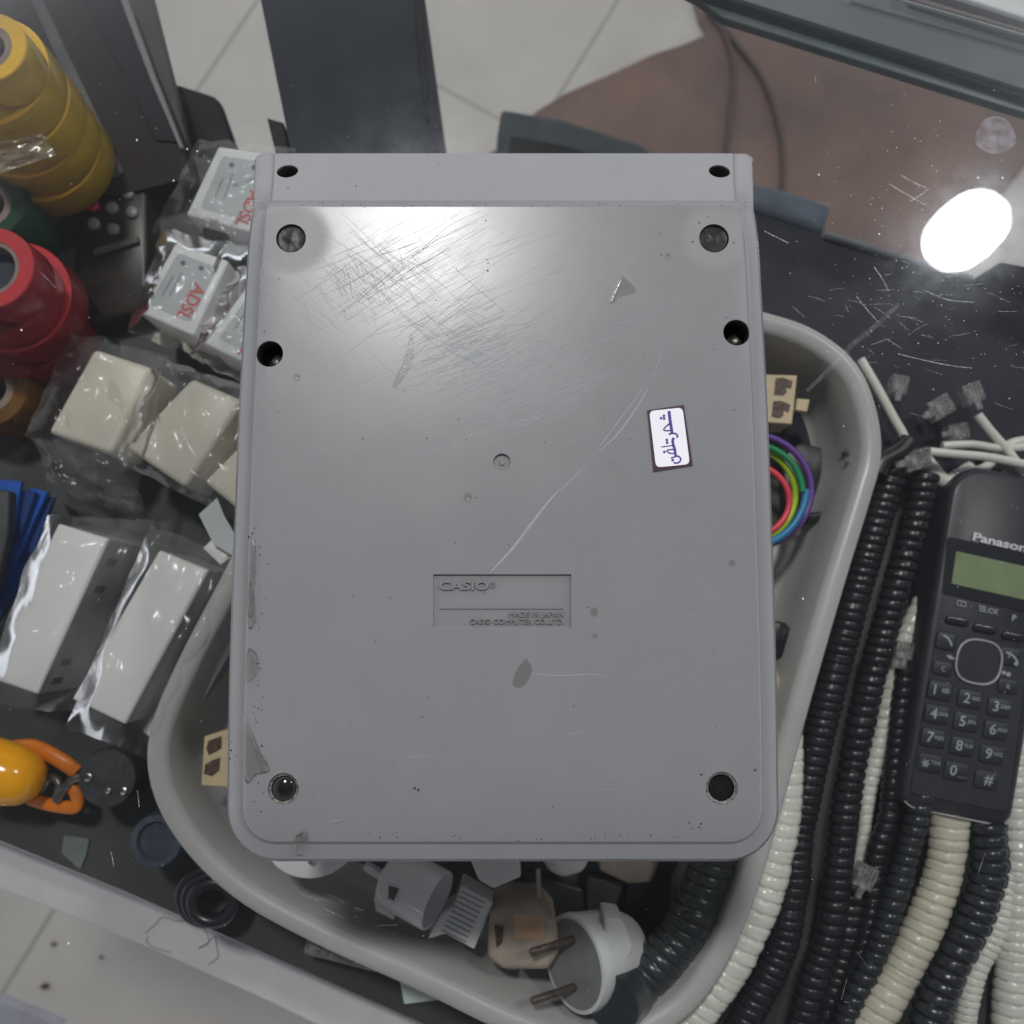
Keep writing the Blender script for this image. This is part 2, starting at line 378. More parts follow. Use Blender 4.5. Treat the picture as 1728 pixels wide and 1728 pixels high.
# ================================================================== SETTING
bm = B(); bmesh.ops.create_grid(bm, x_segments=1, y_segments=1, size=6)
for v in bm.verts: v.co.z = ZF
tag(obj('floor', bm, M['floor']), kind='structure')
# shelf under the glass
bm = B()
slab(bm, [(-500, -420), (150, -420), (322, 262), (700, 330), (1390, 402), (1760, 512), (2500, 740), (2500, 2600), (1500, 2120), (700, 1722), (430, 1602), (214, 1506), (0, 1419), (-700, 1140)], ZS, ZS-.008, 0, .0005)
tag(obj('display_shelf', bm, M['shelf']), 'dark display shelf under the glass, carrying all the phone parts', 'shelf')
# navy board lying on the shelf, upper right
bm = B(); slab(bm, [(1180, 330), (1390, 398), (1640, 472), (1690, 441), (2100, 520), (2100, 1000), (1560, 830), (1180, 700)], ZS+.006, ZS+.0005, 6, .001)
tag(obj('dark_board', bm, M['navy']), 'dark navy board beyond the oval tray, with the lamp mirrored over its edge', 'board')
bm = B(); sweep(bm, [P(1392, 394, ZS+.009), P(1580, 452, ZS+.009), P(1640, 470, ZS+.009)], .0016, 8)
tag(obj('edge_trim', bm, M['railpale']), 'thin pale trim along the far edge of the dark navy board', 'trim')
# white frame rail lower left
bm = B(); ZW = -.16
slab(bm, [(-700, 1140), (0, 1421), (214, 1508), (450, 1610), (614, 1682), (725, 1731), (1400, 2030), (1400, 2140), (531, 1728), (450, 1689), (260, 1604), (92, 1536), (0, 1500), (-700, 1240)], ZW, ZW-.03, 0, .0008)
fr = tag(obj('marble_rail', bm, M['marble']), 'white marbled frame rail running across the lower left corner', 'frame')
bm = B()
for pts in ([(245, 1575), (262, 1560), (275, 1548), (300, 1555), (325, 1552), (345, 1568), (352, 1590), (335, 1600), (350, 1592), (362, 1580), (366, 1600), (368, 1615), (352, 1628)], [(250, 1580), (248, 1590), (262, 1600), (290, 1608)]):
    stroke(bm, cat2(pts), [2.2]*len(cat2(pts)), ZW+.0002)
obj('water_stain', bm, mat('stain_grey', (.30, .30, .32), .5), fr)
bm = B(); slab(bm, [(-60, 1672), (0, 1690), (100, 1732), (60, 1790), (-60, 1760)], -.30, -.31, 0, 0)
tag(obj('ledge', bm, mat('pale_ledge', (.36, .36, .42), .4)), 'pale bluish ledge just in the lower left corner', 'ledge')
# far edge of the showcase, upper right
rl = thing('showcase_rail', 'grey rail along the far edge of the glass case, upper right corner', 'rail', P(1500, 90, -.03))
bm = B(); slab(bm, [(1100, -52), (1200, -16), (1728, 150), (2300, 330), (2300, 190), (1728, 52), (1500, -12), (1380, -60)], -.030, -.032, 0, .0004); obj('rail_top', bm, M['rail'], rl)
bm = B(); slab(bm, [(1100, -44), (1728, 163), (2300, 345), (2300, 330), (1728, 148), (1200, -16), (1100, -50)], -.0322, -.034, 0, .0004); obj('rail_groove', bm, M['raildark'], rl)
bm = B(); slab(bm, [(1080, -50), (1180, 0), (1220, 30), (1728, 190), (2300, 385), (2300, 345), (1728, 163), (1100, -44)], -.036, -.040, 0, .0004); obj('rail_lip', bm, mat('green_lip', (.085, .11, .112), .35, .2, 30), rl)
bm = B(); sweep(bm, [P(1440, -22, -.024), P(1728, 60, -.024), P(1900, 110, -.024)], .0007, 6); obj('rail_edge', bm, M['railpale'], rl)
bm = B(); slab(bm, [(1440, -42), (1728, 45), (2300, 200), (2300, 190), (1728, 27), (1460, -60)], -.0285, -.0298, 0, .0003); obj('rail_shadow_gap', bm, M['black'], rl)  # solid black strip laid in for the shade along the rail
bm = B(); slab(bm, [(1540, -30), (1728, 30), (2200, 150), (2200, -300), (1560, -300)], -.020, -.022, 8, .0008)
tag(obj('white_box', bm, M['white']), 'white box edge poking into the top right corner', 'box')
# mat on the floor with two cables
bm = B(); z = ZF+.006
slab(bm, [(560, 470), (700, 330), (762, 296), (840, 250), (905, 188), (955, 157), (1030, 125), (1100, 92), (1150, 76), (1192, 58), (1180, 38), (1172, 10), (1150, -120), (2300, -60), (2300, 120), (1745, 262), (1690, 330), (1640, 405), (1600, 470), (1500, 700), (700, 700)], z, ZF+.0005, 5, .0005)
tag(obj('brown_mat', bm, M['brown']), 'worn brown mat lying on the tiled floor, seen through the glass', 'mat')
for pts, lab in (([(1195, 20), (1222, 55), (1238, 110), (1236, 170), (1225, 270), (1220, 420)], 'dark cable running nearly straight down the brown mat'),
                 ([(1205, 25), (1240, 70), (1285, 130), (1312, 200), (1322, 270), (1318, 360)], 'dark cable curving to the right over the brown mat')):
    bm = B(); sweep(bm, cr([P(x, y, z+.004) for x, y in pts], 8), .0042, 8)
    tag(obj('floor_cable', bm, M['cable'], smooth=60), lab, 'cable', 'cables lying on the brown mat')
# pillar and dark arms below the glass, top middle
pl = thing('slate_post', 'broad dark slate post rising behind the calculator, top of the photo', 'post', P(600, 200, -.30))
bm = B(); slab(bm, [(428, -60), (520, 400), (745, 400), (736, 250), (709, -60)], -.10, -.30, 0, 0); obj('post_front', bm, M['slate'], pl)
bm = B(); slab(bm, [(697, -60), (703, 60), (718, 200), (724, 206), (710, -60)], -.0985, -.104, 0, .0003); obj('post_edge', bm, M['blackmetal'], pl)
bm = B(); slab(bm, [(450, 198), (478, 206), (500, 320), (480, 320)], -.12, -.13, 2, .0008)
tag(obj('bracket', bm, M['blackmetal']), 'small black pointed bracket at the left side of the slate post', 'bracket')
bm = B(); slab(bm, [(272, 137), (300, 141), (360, 160), (372, 172), (398, 245), (420, 330), (300, 330), (285, 190)], -.16, -.165, 5, .002)
tag(obj('black_plate', bm, M['blackmetal'], smooth=40), 'black rounded plate left of the post, above the wrapped white boxes', 'plate')
ar = thing('chair_arm', 'dark green padded arm poking out above the calculator top edge', 'chair arm', P(950, 240, -.45))
bm = B(); slab(bm, [(846, 180), (862, 182), (950, 197), (1085, 240), (1110, 262), (1100, 330), (838, 330), (838, 230)], -.40, -.43, [8, 6, 4, 12, 10, 0, 0, 8], .006); obj('arm_pad', bm, M['greenmetal'], ar, 40)
bm = B(); slab(bm, [(862, 228), (960, 246), (1010, 262), (1000, 330), (850, 330)], -.399, -.402, 4, .001); obj('arm_recess', bm, M['blackmetal'], ar)
ar = thing('chair_arm', 'blue-grey arm end poking out right of the calculator top corner', 'chair arm', P(1340, 340, -.35))
bm = B(); slab(bm, [(1180, 290), (1275, 307), (1330, 320), (1404, 345), (1392, 392), (1270, 352), (1180, 330)], -.30, -.315, [0, 0, 4, 8, 6, 0, 0], .004); obj('arm_pad', bm, M['bluemetal'], ar, 40)
bm = B(); slab(bm, [(1180, 330), (1392, 378), (1385, 420), (1360, 440), (1180, 420)], -.305, -.36, 4, .002); obj('arm_side', bm, M['navy'], ar)
# dark cabinet side, upper left
cs = thing('cabinet_side', 'dark cabinet side wall with metal strips in the upper left', 'cabinet side', P(150, 100, -.129))
bm = B(); slab(bm, [(-300, -300), (86, -300), (205, 0), (310, 248), (322, 300), (200, 330), (-300, 330)], -.112, ZS+.0005, 0, .0005); obj('side_panel', bm, mat('dark_olive_panel', (.011, .010, .008), .6, .5, 25, spec=.2, col2=(.018, .010, .008)), cs)
bm = B(); slab(bm, [(40, -30), (55, -30), (72, 0), (148, 160), (208, 290), (192, 300), (125, 165), (52, 0)], -.1105, -.1118, 3, .0004); obj('metal_strip', bm, mat('dull_metal', (.085, .088, .088), .35, .2, 40), cs)
bm = B(); slab(bm, [(120, -40), (186, -40), (203, 0), (300, 240), (262, 236), (212, 130), (140, 0)], -.1108, -.1118, 0, .0004); obj('navy_strip', bm, mat('deep_navy', (.008, .009, .014), .55, .3, 30, spec=.2), cs)
bm = B(); slab(bm, [(186, -40), (200, -40), (215, 0), (262, 130), (310, 250), (303, 250), (252, 130), (203, 0)], -.109, -.1118, 0, .0004); obj('pale_edge', bm, mat('pale_edge', (.20, .19, .20), .4), cs)

for k, (x, y, w_) in enumerate(((90, 1594, 6), (75, 1665, 10), (170, 1616, 5))):
    bm = B(); a_ = [(x+math.cos(a)*w_*(.7+.5*noise.noise(Vector((a, k, 0)))), y+math.sin(a)*w_*.5) for a in [2*math.pi*i/9 for i in range(9)]]; slab(bm, a_, ZF+.003, ZF+.0003, 0, 0)
    tag(obj('floor_crumb', bm, M['cable']), ['dark crumb on the tiles nearest the white rail', 'largest dark crumb on the tiles, lowest in the corner', 'small dark crumb on the tiles, farthest from the left edge'][k], 'crumb', 'dark crumbs on the floor tiles')
# ================================================================== LEFT: tapes
def roll(cx, cy, rp, zt, h, side, top, name, lab, cat='tape roll', group=None, inner=.62, core=.42):
    c = P(cx, cy, zt); k = mpp(cx, cy, zt); r = rp*k
    t = thing(name, lab, cat, (c.x, c.y, zt-h), group)
    bm = B(); a = r*inner
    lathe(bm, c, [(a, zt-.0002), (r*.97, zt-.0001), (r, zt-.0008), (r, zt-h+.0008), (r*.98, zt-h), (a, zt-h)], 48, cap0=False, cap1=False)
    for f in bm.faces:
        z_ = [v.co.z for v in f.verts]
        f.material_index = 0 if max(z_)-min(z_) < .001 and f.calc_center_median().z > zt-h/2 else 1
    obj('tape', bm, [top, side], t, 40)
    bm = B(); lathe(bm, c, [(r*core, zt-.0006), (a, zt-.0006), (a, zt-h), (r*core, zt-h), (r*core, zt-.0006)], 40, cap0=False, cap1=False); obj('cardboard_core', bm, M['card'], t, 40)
    return t
G = 'stack of yellow tape rolls'
labs = ['topmost yellow tape roll with its round core showing, top left corner', 'second yellow tape roll from the top of the stack', 'third yellow tape roll from the top, under the clear tape piece', 'fourth yellow tape roll from the top of the stack', 'lowest yellow tape roll, darkest and nearest the remote control']
ys = [(-20, 79, 64, -.020), (-18, 118, 99, -.038), (20, 165, 97, -.056), (42, 205, 100, -.074), (68, 245, 100, -.092)]
for (x, y, r, zt), lab in zip(ys, labs):
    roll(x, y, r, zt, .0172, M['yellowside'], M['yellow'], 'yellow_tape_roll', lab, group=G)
bm = B(); c = P(-20, 79, -.021); cyl(bm, c-Vector((0, 0, .012)), c-Vector((0, 0, .008)), 27*mpp(0, 80, -.02)); tag(obj('core_plug', bm, M['core']), 'dark blue disc inside the core of the topmost yellow roll', 'disc')
bm = B(); g = 10; A = [(-30, 245), (70, 222), (95, 262), (-30, 302)]
rows = [[P(A[0][0]+(A[1][0]-A[0][0])*i/g+((A[3][0]-A[0][0])*(1-i/g)+(A[2][0]-A[1][0])*i/g)*j/g, A[0][1]+(A[1][1]-A[0][1])*i/g+((A[3][1]-A[0][1])*(1-i/g)+(A[2][1]-A[1][1])*i/g)*j/g, -.045+.003*noise.noise(Vector((i*.5, j*.5, 2)))) for i in range(g+1)] for j in range(g+1)]
loft(bm, rows, False, False, closed=False); tag(obj('clear_tape', bm, M['tapebit'], smooth=60), 'strip of clear tape stuck across the yellow rolls', 'tape')
roll(-20, 345, 62, -.085, .034, M['green'], M['green'], 'green_tape_roll', 'dark green tape roll between the yellow and the red rolls')
G = 'stack of red tape rolls'
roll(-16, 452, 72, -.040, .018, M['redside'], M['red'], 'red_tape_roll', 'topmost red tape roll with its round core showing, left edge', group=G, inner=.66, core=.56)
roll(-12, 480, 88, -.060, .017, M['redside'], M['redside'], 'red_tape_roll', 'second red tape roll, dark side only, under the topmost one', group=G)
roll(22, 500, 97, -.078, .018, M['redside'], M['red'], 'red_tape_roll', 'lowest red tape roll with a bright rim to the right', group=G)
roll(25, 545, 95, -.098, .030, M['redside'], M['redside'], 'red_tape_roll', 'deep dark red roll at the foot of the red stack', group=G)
bm = B(); c = P(-16, 452, -.041); cyl(bm, c-Vector((0, 0, .012)), c-Vector((0, 0, .008)), 39*mpp(0, 450, -.04)); tag(obj('core_plug', bm, M['core']), 'dark blue disc inside the core of the topmost red roll', 'disc')
roll(-18, 655, 66, -.10, .029, M['amber'], M['amber'], 'amber_tape_roll', 'dim amber brown tape roll below the red rolls, left edge')
# remote control
rc = thing('remote_control', 'dark remote control with grey buttons and a red one, beside the yellow rolls', 'remote control', P(190, 380, ZS))
bm = B(); slab(bm, [(134, 322), (214, 300), (248, 322), (250, 520), (150, 545), (132, 500)], -.114, ZS+.0005, 8, .002); obj('body', bm, mat('remote_brown', (.022, .016, .012), .4, .3, 40), rc, 40)
for x, y, m in ((215, 325, 'g'), (188, 350, 'g'), (222, 357, 'g'), (157, 377, 'g'), (190, 386, 'g'), (154, 344, 'r')):
    bm = B(); c = P(x, y, -.1125); lathe(bm, c, [(.0031, -.114), (.0031, -.1128), (.0024, -.1122)], 18, cap0=False)
    obj('button', bm, M['w_red'] if m == 'r' else mat('button_grey', (.20, .21, .20), .4) if 'button_grey' not in bpy.data.materials else bpy.data.materials['button_grey'], rc, 50)
bm = B(); slab(bm, [(156, 420), (232, 398), (234, 408), (158, 432)], -.1115, -.114, 2, .0004); obj('grey_bar', bm, mat('bar_grey', (.08, .08, .075), .4), rc)

# ADSL boxes
def adsl(q, zt, zb, lab, txt, side=None):
    cx = sum(p[0] for p in q)/4; cy = sum(p[1] for p in q)/4
    t = thing('splitter_box', lab, 'splitter box', P(cx, cy, zb), 'white splitter boxes in clear bags')
    bm = B(); slab(bm, q, zt, zb, 6, .0012); obj('case', bm, M['white'], t, 40)
    lerp = lambda a, b, k: (a[0]+(b[0]-a[0])*k, a[1]+(b[1]-a[1])*k)
    def uv(u, v): return lerp(lerp(q[0], q[1], u), lerp(q[3], q[2], u), v)
    bm = B(); flat(bm, [uv(.13, .12), uv(.87, .12), uv(.87, .86), uv(.13, .86)], zt+.0002, 0, 9); lb = obj('label', bm, M['labelgrey'], t)
    d = Vector(q[3])-Vector(q[0]); w = d.length
    bm = B(); o = uv(*txt); text(bm, 'ADSL', o, d, w*.16, zt+.0004, width=w*.5, bold=.018); obj('red_lettering', bm, M['labelred'], lb)
    bm = B()
    for k, (u, v, s, ww) in enumerate(((.36, .34, 'ooo oooo', .34), (.25, .42, 'oo ooooo', .28))):
        for j in range(9):
            a = uv(u, v+ww*j/9); b = uv(u, v+ww*(j+.6)/9); stroke(bm, [a, b], 1.6+random.random()*.6, zt+.0004)
    for (u, v) in ((.30, .22), (.62, .20)):
        a = Vector(uv(u, v)); disc(bm, a.x, a.y, 4.5, zt+.0004)
    obj('fine_print', bm, M['labeldark'], lb)
    return t
adsl([(368, 246), (478, 262), (452, 400), (313, 362)], -.090, -.122, 'white splitter box nearest the calculator top left corner, red lettering half covered', (.66, .48))
adsl([(296, 408), (386, 440), (326, 567), (230, 525)], -.085, -.118, 'white splitter box with whole red lettering, middle of the wrapped ones', (.64, .38))
adsl([(425, 470), (510, 500), (452, 632), (344, 580)], -.080, -.116, 'white splitter box half hidden under the calculator edge', (.55, .45))
for q, lab in (([(345, 378), (385, 388), (378, 405), (340, 395)], 'small black clip below the top splitter box'), ([(268, 428), (290, 420), (278, 450), (264, 455)], 'small black clip left of the middle splitter box')):
    bm = B(); slab(bm, q, -.10, -.105, 2, .0006); tag(obj('clip', bm, M['black']), lab, 'clip')
# beige sockets
for q, zt, zb, lab in (([(157, 588), (258, 621), (186, 766), (79, 729)], -.085, -.116, 'beige socket box on the left with a hair-like mark, wrapped in clear film'),
                   ([(322, 638), (412, 676), (312, 823), (211, 755)], -.085, -.116, 'beige socket box under glittering crumpled film, middle one'),
                   ([(420, 735), (500, 770), (455, 905), (343, 812)], -.085, -.114, 'beige socket box mostly hidden by the calculator left edge')):
    bm = B(); slab(bm, q, zt, zb, 9, .0022, n=5); tag(obj('socket_box', bm, M['beige'], smooth=50), lab, 'socket box', 'beige socket boxes in clear bags')
# long white boxes
G = 'long white boxes in clear bags'
def longbox(q, zt, zb, lab, marks):
    t = thing('white_carton', lab, 'carton', P(q[0][0], q[0][1], zb), G)
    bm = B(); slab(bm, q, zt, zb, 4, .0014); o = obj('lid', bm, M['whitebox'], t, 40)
    me = o.data; me.materials.append(M['whiteshade'])
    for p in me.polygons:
        if abs(p.normal.z) < .3: p.material_index = 1  # walls take a darker copy of the lid white, shade painted in
    if marks:
        A = P(*q[1], zt); Bq = P(*q[2], zt); d = (Bq-A); nn = Vector((-d.y, d.x, 0)).normalized()*.0003
        if nn.x < 0: nn = -nn
        for k in (.12, .30, .78, .90):
            bm = B()
            a = A+d*k+nn; b = A+d*(k+.045)+nn
            face(bm, [bm.verts.new(v) for v in (a-Vector((0, 0, .008)), b-Vector((0, 0, .008)), b-Vector((0, 0, .017)), a-Vector((0, 0, .017)))])
            obj('vent_slot', bm, M['black'], t)
longbox([(97, 883), (183, 909), (62, 1172), (-26, 1142)], -.088, -.125, 'long white carton on the left, dark slots along its side', True)
longbox([(268, 928), (352, 962), (210, 1223), (120, 1180)], -.082, -.125, 'long white carton between the left one and the oval tray', False)
longbox([(396, 985), (440, 1005), (290, 1275), (238, 1235)], -.100, -.125, 'long white carton farthest right, mostly covered by film and tray', False)
# bags
def bag(A, zc, lab, seed, amp=.007, g=34):
    bm = B(); rows = []
    for j in range(g+1):
        row = []
        for i in range(g+1):
            u = i/g; v = j/g; e = .05*noise.noise(Vector((u*5, v*5, seed)))
            x = (A[0][0]*(1-u)+A[1][0]*u)*(1-v)+(A[3][0]*(1-u)+A[2][0]*u)*v + 160*e
            y = (A[0][1]*(1-u)+A[1][1]*u)*(1-v)+(A[3][1]*(1-u)+A[2][1]*u)*v + 160*.05*noise.noise(Vector((u*5, v*5, seed+9)))
            d_ = min(u, 1-u, v, 1-v); z = zc-.007*max(0, 1-d_/.16)**1.5+amp*abs(noise.noise(Vector((u*2.6+v, v*3.4, seed*3.1))))+amp*.2*noise.noise(Vector((u*9, v*7, seed)))
            row.append(P(x, y, z))
        rows.append(row)
    loft(bm, rows, False, False, closed=False)
    tag(obj('clear_bag', bm, M['bag'], smooth=80), lab, 'bag', 'clear plastic bags round the boxes')
bag([(335, 235), (500, 250), (455, 440), (255, 395)], -.086, 'clear bag round the uppermost splitter box', 1)
bag([(275, 385), (430, 420), (400, 630), (215, 560)], -.081, 'clear bag round the middle splitter box', 2)
bag([(400, 450), (520, 480), (480, 680), (320, 600)], -.076, 'clear bag round the splitter box half under the calculator', 3)
bag([(120, 560), (285, 600), (225, 860), (40, 735)], -.081, 'clear bag round the left beige socket box', 4)
bag([(255, 600), (440, 660), (400, 880), (200, 780)], -.081, 'glittering clear bag round the middle beige socket box', 5)
bag([(60, 740), (200, 770), (250, 865), (90, 850)], -.108, 'empty crumpled bag end below the left beige socket box', 6)
bag([(80, 870), (300, 880), (175, 1215), (-40, 1180)], -.084, 'clear bag round the left long white carton', 7)
bag([(255, 885), (420, 950), (260, 1285), (110, 1225)], -.078, 'clear bag round the long white carton beside the oval tray', 8)
bm = B(); slab(bm, [(335, 868), (366, 840), (378, 870), (398, 905), (392, 938), (360, 918)], -.080, -.0805, 0, .0002); tag(obj('torn_paper', bm, M['paperwhite']), 'torn pale paper scrap beside the calculator left edge', 'paper')
bm = B(); slab(bm, [(343, 925), (358, 910), (390, 940), (372, 953)], -.084, -.0845, 0, .0002); tag(obj('paper_scrap', bm, M['whitebox']), 'small white scrap just below the torn paper', 'paper')
# blue cards
bc = [([(-40, 806), (36, 812), (20, 900), (-60, 1050)], 'blue', 'uppermost blue card of the fan at the left edge'), ([(20, 825), (60, 830), (25, 930), (-20, 1060)], 'bluedark', 'dark blue card second in the fan'), ([(50, 822), (80, 830), (34, 930), (0, 1000)], 'blue', 'bright blue card third in the fan'), ([(60, 838), (92, 838), (45, 960), (-20, 1080), (-40, 1040)], 'bluedark', 'dark blue card lowest in the fan, nearest the white carton')]
for k, (q, m, lab) in enumerate(bc):
    bm = B(); slab(bm, q, -.100-.004*k, -.1025-.004*k, 2, .0003); tag(obj('blue_card', bm, M[m]), lab, 'card', 'fan of blue cards')
bm = B(); slab(bm, [(-40, 820), (16, 828), (14, 900), (-10, 1000), (-40, 1000)], -.094, -.099, 5, .001); tag(obj('rubber_grip_tool', bm, M['rubber'], smooth=40), 'grey rubbery handle lying over the blue cards', 'handle')

# orange lamp with strap and round plug
t = thing('orange_torch', 'glossy orange bulb shape with an orange strap, left edge', 'torch', P(20, 1310, ZS))
bm = B(); c = P(14, 1306, -.105); k = mpp(14, 1306, -.105)
prof = [(0, -1.6), (.55, -1.5), (.86, -1.2), (1, -.8), (1, -.2), (.96, .25), (.82, .62), (.55, .88), (.25, .98), (.02, 1.0)]
ax = Vector((1, -.28, 0)).normalized(); sd = Vector((-ax.y, ax.x, 0)); up = Vector((0, 0, 1)); r = 52*k
loft(bm, [[c+ax*(l*r*1.15)+(sd*math.cos(a)+up*math.sin(a))*(rr*r) for a in [2*math.pi*q/28 for q in range(28)]] for rr, l in prof[1:]]); obj('bulb_body', bm, M['orange'], t, 60)
bm = B(); sweep(bm, cr([P(20, 1262, -.118), P(60, 1262, -.112), P(105, 1285, -.110), P(128, 1302, -.112)], 8), .0036, 10, flatz=.6); sweep(bm, cr([P(50, 1348, -.118), P(85, 1358, -.114), P(125, 1362, -.112), P(130, 1345, -.112), P(120, 1325, -.112)], 8), .0030, 10, flatz=.6); obj('strap', bm, M['orangestrap'], t, 60)
bm = B(); sweep(bm, cr([P(72, 1335, -.116), P(85, 1312, -.112), P(100, 1322, -.110), P(95, 1350, -.110), P(118, 1318, -.109), P(140, 1312, -.107), P(152, 1312, -.106)], 6), .0018, 8); obj('metal_hook', bm, mat('dull_steel', (.22, .22, .22), .3, .3, 300, metal=.8), t, 60)
t = thing('round_plug', 'round black rubber plug face with two metal holes beside the orange torch', 'plug', P(180, 1315, ZS))
bm = B(); c = P(180, 1313, -.100); r = 50*mpp(180, 1313, -.1); lathe(bm, c, [(r*.95, -.126), (r, -.118), (r, -.102), (r*.95, -.1002), (.0002, -.1)], 40, cap1=False); obj('plug_body', bm, M['rubber'], t, 40)
for x, y, rr in ((148, 1313, 8), (182, 1335, 5), (208, 1336, 7)):
    bm = B(); c = P(x, y, -.099); kk = mpp(x, y, -.1); lathe(bm, c, [(rr*kk, -.1005), (rr*kk, -.0988), (rr*kk*.7, -.0986), (rr*kk*.6, -.1000)], 16); obj('pin_ring', bm, M['steel'], t, 40)
# blue-grey cap, black coil
bm = B(); c = P(262, 1420, -.098); r = 46*mpp(262, 1420, -.098); lathe(bm, c, [(r*1.0, -.126), (r, -.104), (r*.93, -.0985), (r*.7, -.098), (r*.62, -.1005), (.0003, -.1005)], 40, cap1=False)
tag(obj('bottle_cap', bm, M['cap'], smooth=50), 'blue-grey translucent cap tucked under the lower left of the oval tray', 'cap')
bm = B()
for q in range(3):
    c = P(352+q*4, 1512+q*5, -.118+.004*q); r = (46-q*6)*mpp(352, 1515, -.12)
    sweep(bm, [c+Vector((math.cos(a)*r, math.sin(a)*r*.9, 0)) for a in [2*math.pi*i/48 for i in range(49)]], .0030, 8)
tag(obj('cable_coil', bm, M['cordblack'], smooth=60), 'coil of black cable under the lower left rim of the tray', 'cable')
bm = B(); slab(bm, [(108, 1410), (150, 1416), (146, 1440), (135, 1468), (103, 1440)], -.1285, ZS+.0003, 3, .0002); tag(obj('paper_chip', bm, mat('pale_teal_paper', (.14, .17, .165), .5)), 'small pale grey-green square on the shelf near the white frame', 'paper')

# ================================================================== TRAY
TR = [(1290, 524), (1380, 556), (1448, 612), (1482, 690), (1490, 770), (1470, 850), (1430, 980), (1372, 1180), (1320, 1370), (1268, 1540), (1205, 1668), (1130, 1740), (1010, 1790), (860, 1748), (700, 1672), (520, 1590), (390, 1515), (300, 1425), (252, 1330), (250, 1235), (295, 1120), (370, 975), (460, 800), (560, 640), (700, 540), (900, 490), (1120, 485)]
n_ = len(TR); trc = []
for i in range(n_):
    a, b, c_, d = [Vector(TR[(i+k) % n_]) for k in (-1, 0, 1, 2)]
    for k in range(6):
        s = k/6; v = .5*((2*b)+(c_-a)*s+(2*a-5*b+4*c_-d)*s*s+(3*b-a-3*c_+d)*s**3); trc.append((v.x, v.y))
ZR = -.078
w = [(lambda v: (v.x, v.y))(P(x, y, ZR)) for x, y in trc]
def tring(d, z): return [(x, y, z) for x, y in inset(w, d)]
t = thing('oval_tray', 'large oval grey plastic tray full of plugs and wires under the calculator', 'tray', P(870, 1120, ZS))
bm = B(); loft(bm, [tring(.010, ZS+.0006), tring(.0015, ZR-.006), tring(0, ZR-.002), tring(.001, ZR-.0004), tring(.0035, ZR), tring(.0075, ZR-.0006), tring(.0092, ZR-.003), tring(.0108, ZR-.025), tring(.0128, ZS+.010), tring(.016, ZS+.0045), tring(.022, ZS+.0035)], False, False)
obj('tray_wall', bm, M['tray'], t, 60)
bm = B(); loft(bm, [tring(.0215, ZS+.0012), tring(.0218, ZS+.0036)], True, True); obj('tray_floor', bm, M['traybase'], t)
ZT = ZS+.004

bm = B(); slab(bm, [(672, 1640), (755, 1668), (738, 1688), (682, 1695)], ZS+.004, ZS+.002, 2, .0003)
tag(obj('mint_card', bm, M['mint']), 'pale mint green card sticking out below the tray rim', 'card')
bm = B(); sweep(bm, cr([P(520, 1592, -.118), P(570, 1604, -.117), (P(640, 1622, -.118))], 6), .0045, 14); tag(obj('clear_tube', bm, M['clear'], smooth=60), 'short clear plastic tube under the lower left rim of the tray', 'tube')
# wires and couplers in the tray
def coupler(q, zt, zb, lab, tab, marks):
    t = thing('phone_coupler', lab, 'phone coupler', P(q[0][0], q[0][1], zb), 'beige phone couplers in the tray')
    bm = B(); slab(bm, q, zt, zb, 2, .0006); obj('body', bm, M['coupler'], t)
    if tab: bm = B(); slab(bm, tab, zt-.010, zt-.014, 1, .0004); obj('clip_tab', bm, M['coupler'], t)
    for m in marks: bm = B(); flat(bm, m, zt+.0002); obj('socket', bm, M['socket'], t)
coupler([(1280, 631), (1346, 633), (1337, 716), (1280, 712)], -.086, -.104, 'beige phone coupler right of the calculator, two dark sockets', [(1345, 672), (1367, 674), (1362, 695), (1343, 692)],
        [[(1309, 638), (1322, 637), (1338, 643), (1335, 656), (1326, 654), (1328, 662), (1321, 668), (1306, 666)], [(1305, 677), (1318, 676), (1334, 683), (1331, 696), (1322, 693), (1322, 701), (1315, 706), (1302, 703)]])
coupler([(344, 1243), (400, 1226), (400, 1330), (339, 1326)], -.086, -.104, 'beige phone coupler left of the calculator, two dark sockets', None,
        [[(352, 1250), (374, 1242), (374, 1262), (366, 1268), (352, 1274), (348, 1262)], [(346, 1290), (360, 1282), (372, 1278), (370, 1300), (358, 1310), (344, 1306)]])
def loop(cx, cy, rx, ry, a0, a1, z, r, m, lab):
    bm = B(); sweep(bm, [P(cx+rx*math.cos(math.radians(a)), cy-ry*math.sin(math.radians(a)), z) for a in range(a0, a1, 5)], r, 12)
    tag(obj('coloured_wire', bm, m, smooth=60), lab, 'wire', 'coloured wire loops in the tray')
loop(1260, 845, 72, 62, -80, 80, -.088, .0014, M['w_red'], 'red wire loop, innermost of the coloured loops')
loop(1258, 835, 84, 80, -88, 82, -.090, .0015, M['w_lime'], 'lime green wire loop beside the red one')
loop(1262, 830, 92, 82, 0, 85, -.086, .0014, M['w_green'], 'dark green wire arc over the lime loop')
loop(1264, 828, 105, 96, -95, 85, -.092, .0015, M['w_violet'], 'violet wire loop, outermost at the top')
loop(1262, 826, 98, 96, -100, 5, -.087, .0016, M['w_blue'], 'blue wire arc, outermost at the bottom')
def chunk(q, zt, zb, m, name, lab, cat, r=4, bev=.001):
    bm = B(); slab(bm, q, zt, zb, r, bev); return tag(obj(name, bm, M[m], smooth=40), lab, cat)
chunk([(1320, 770), (1350, 745), (1400, 760), (1410, 820), (1360, 890), (1325, 870)], -.118, ZT, 'cordblack', 'black_adapter', 'dim black adapter lying behind the coloured wire loops', 'adapter', 10)
chunk([(1360, 866), (1420, 858), (1422, 874), (1362, 884)], -.105, -.110, 'black', 'black_clip', 'short black clip right of the coloured loops', 'clip', 2)
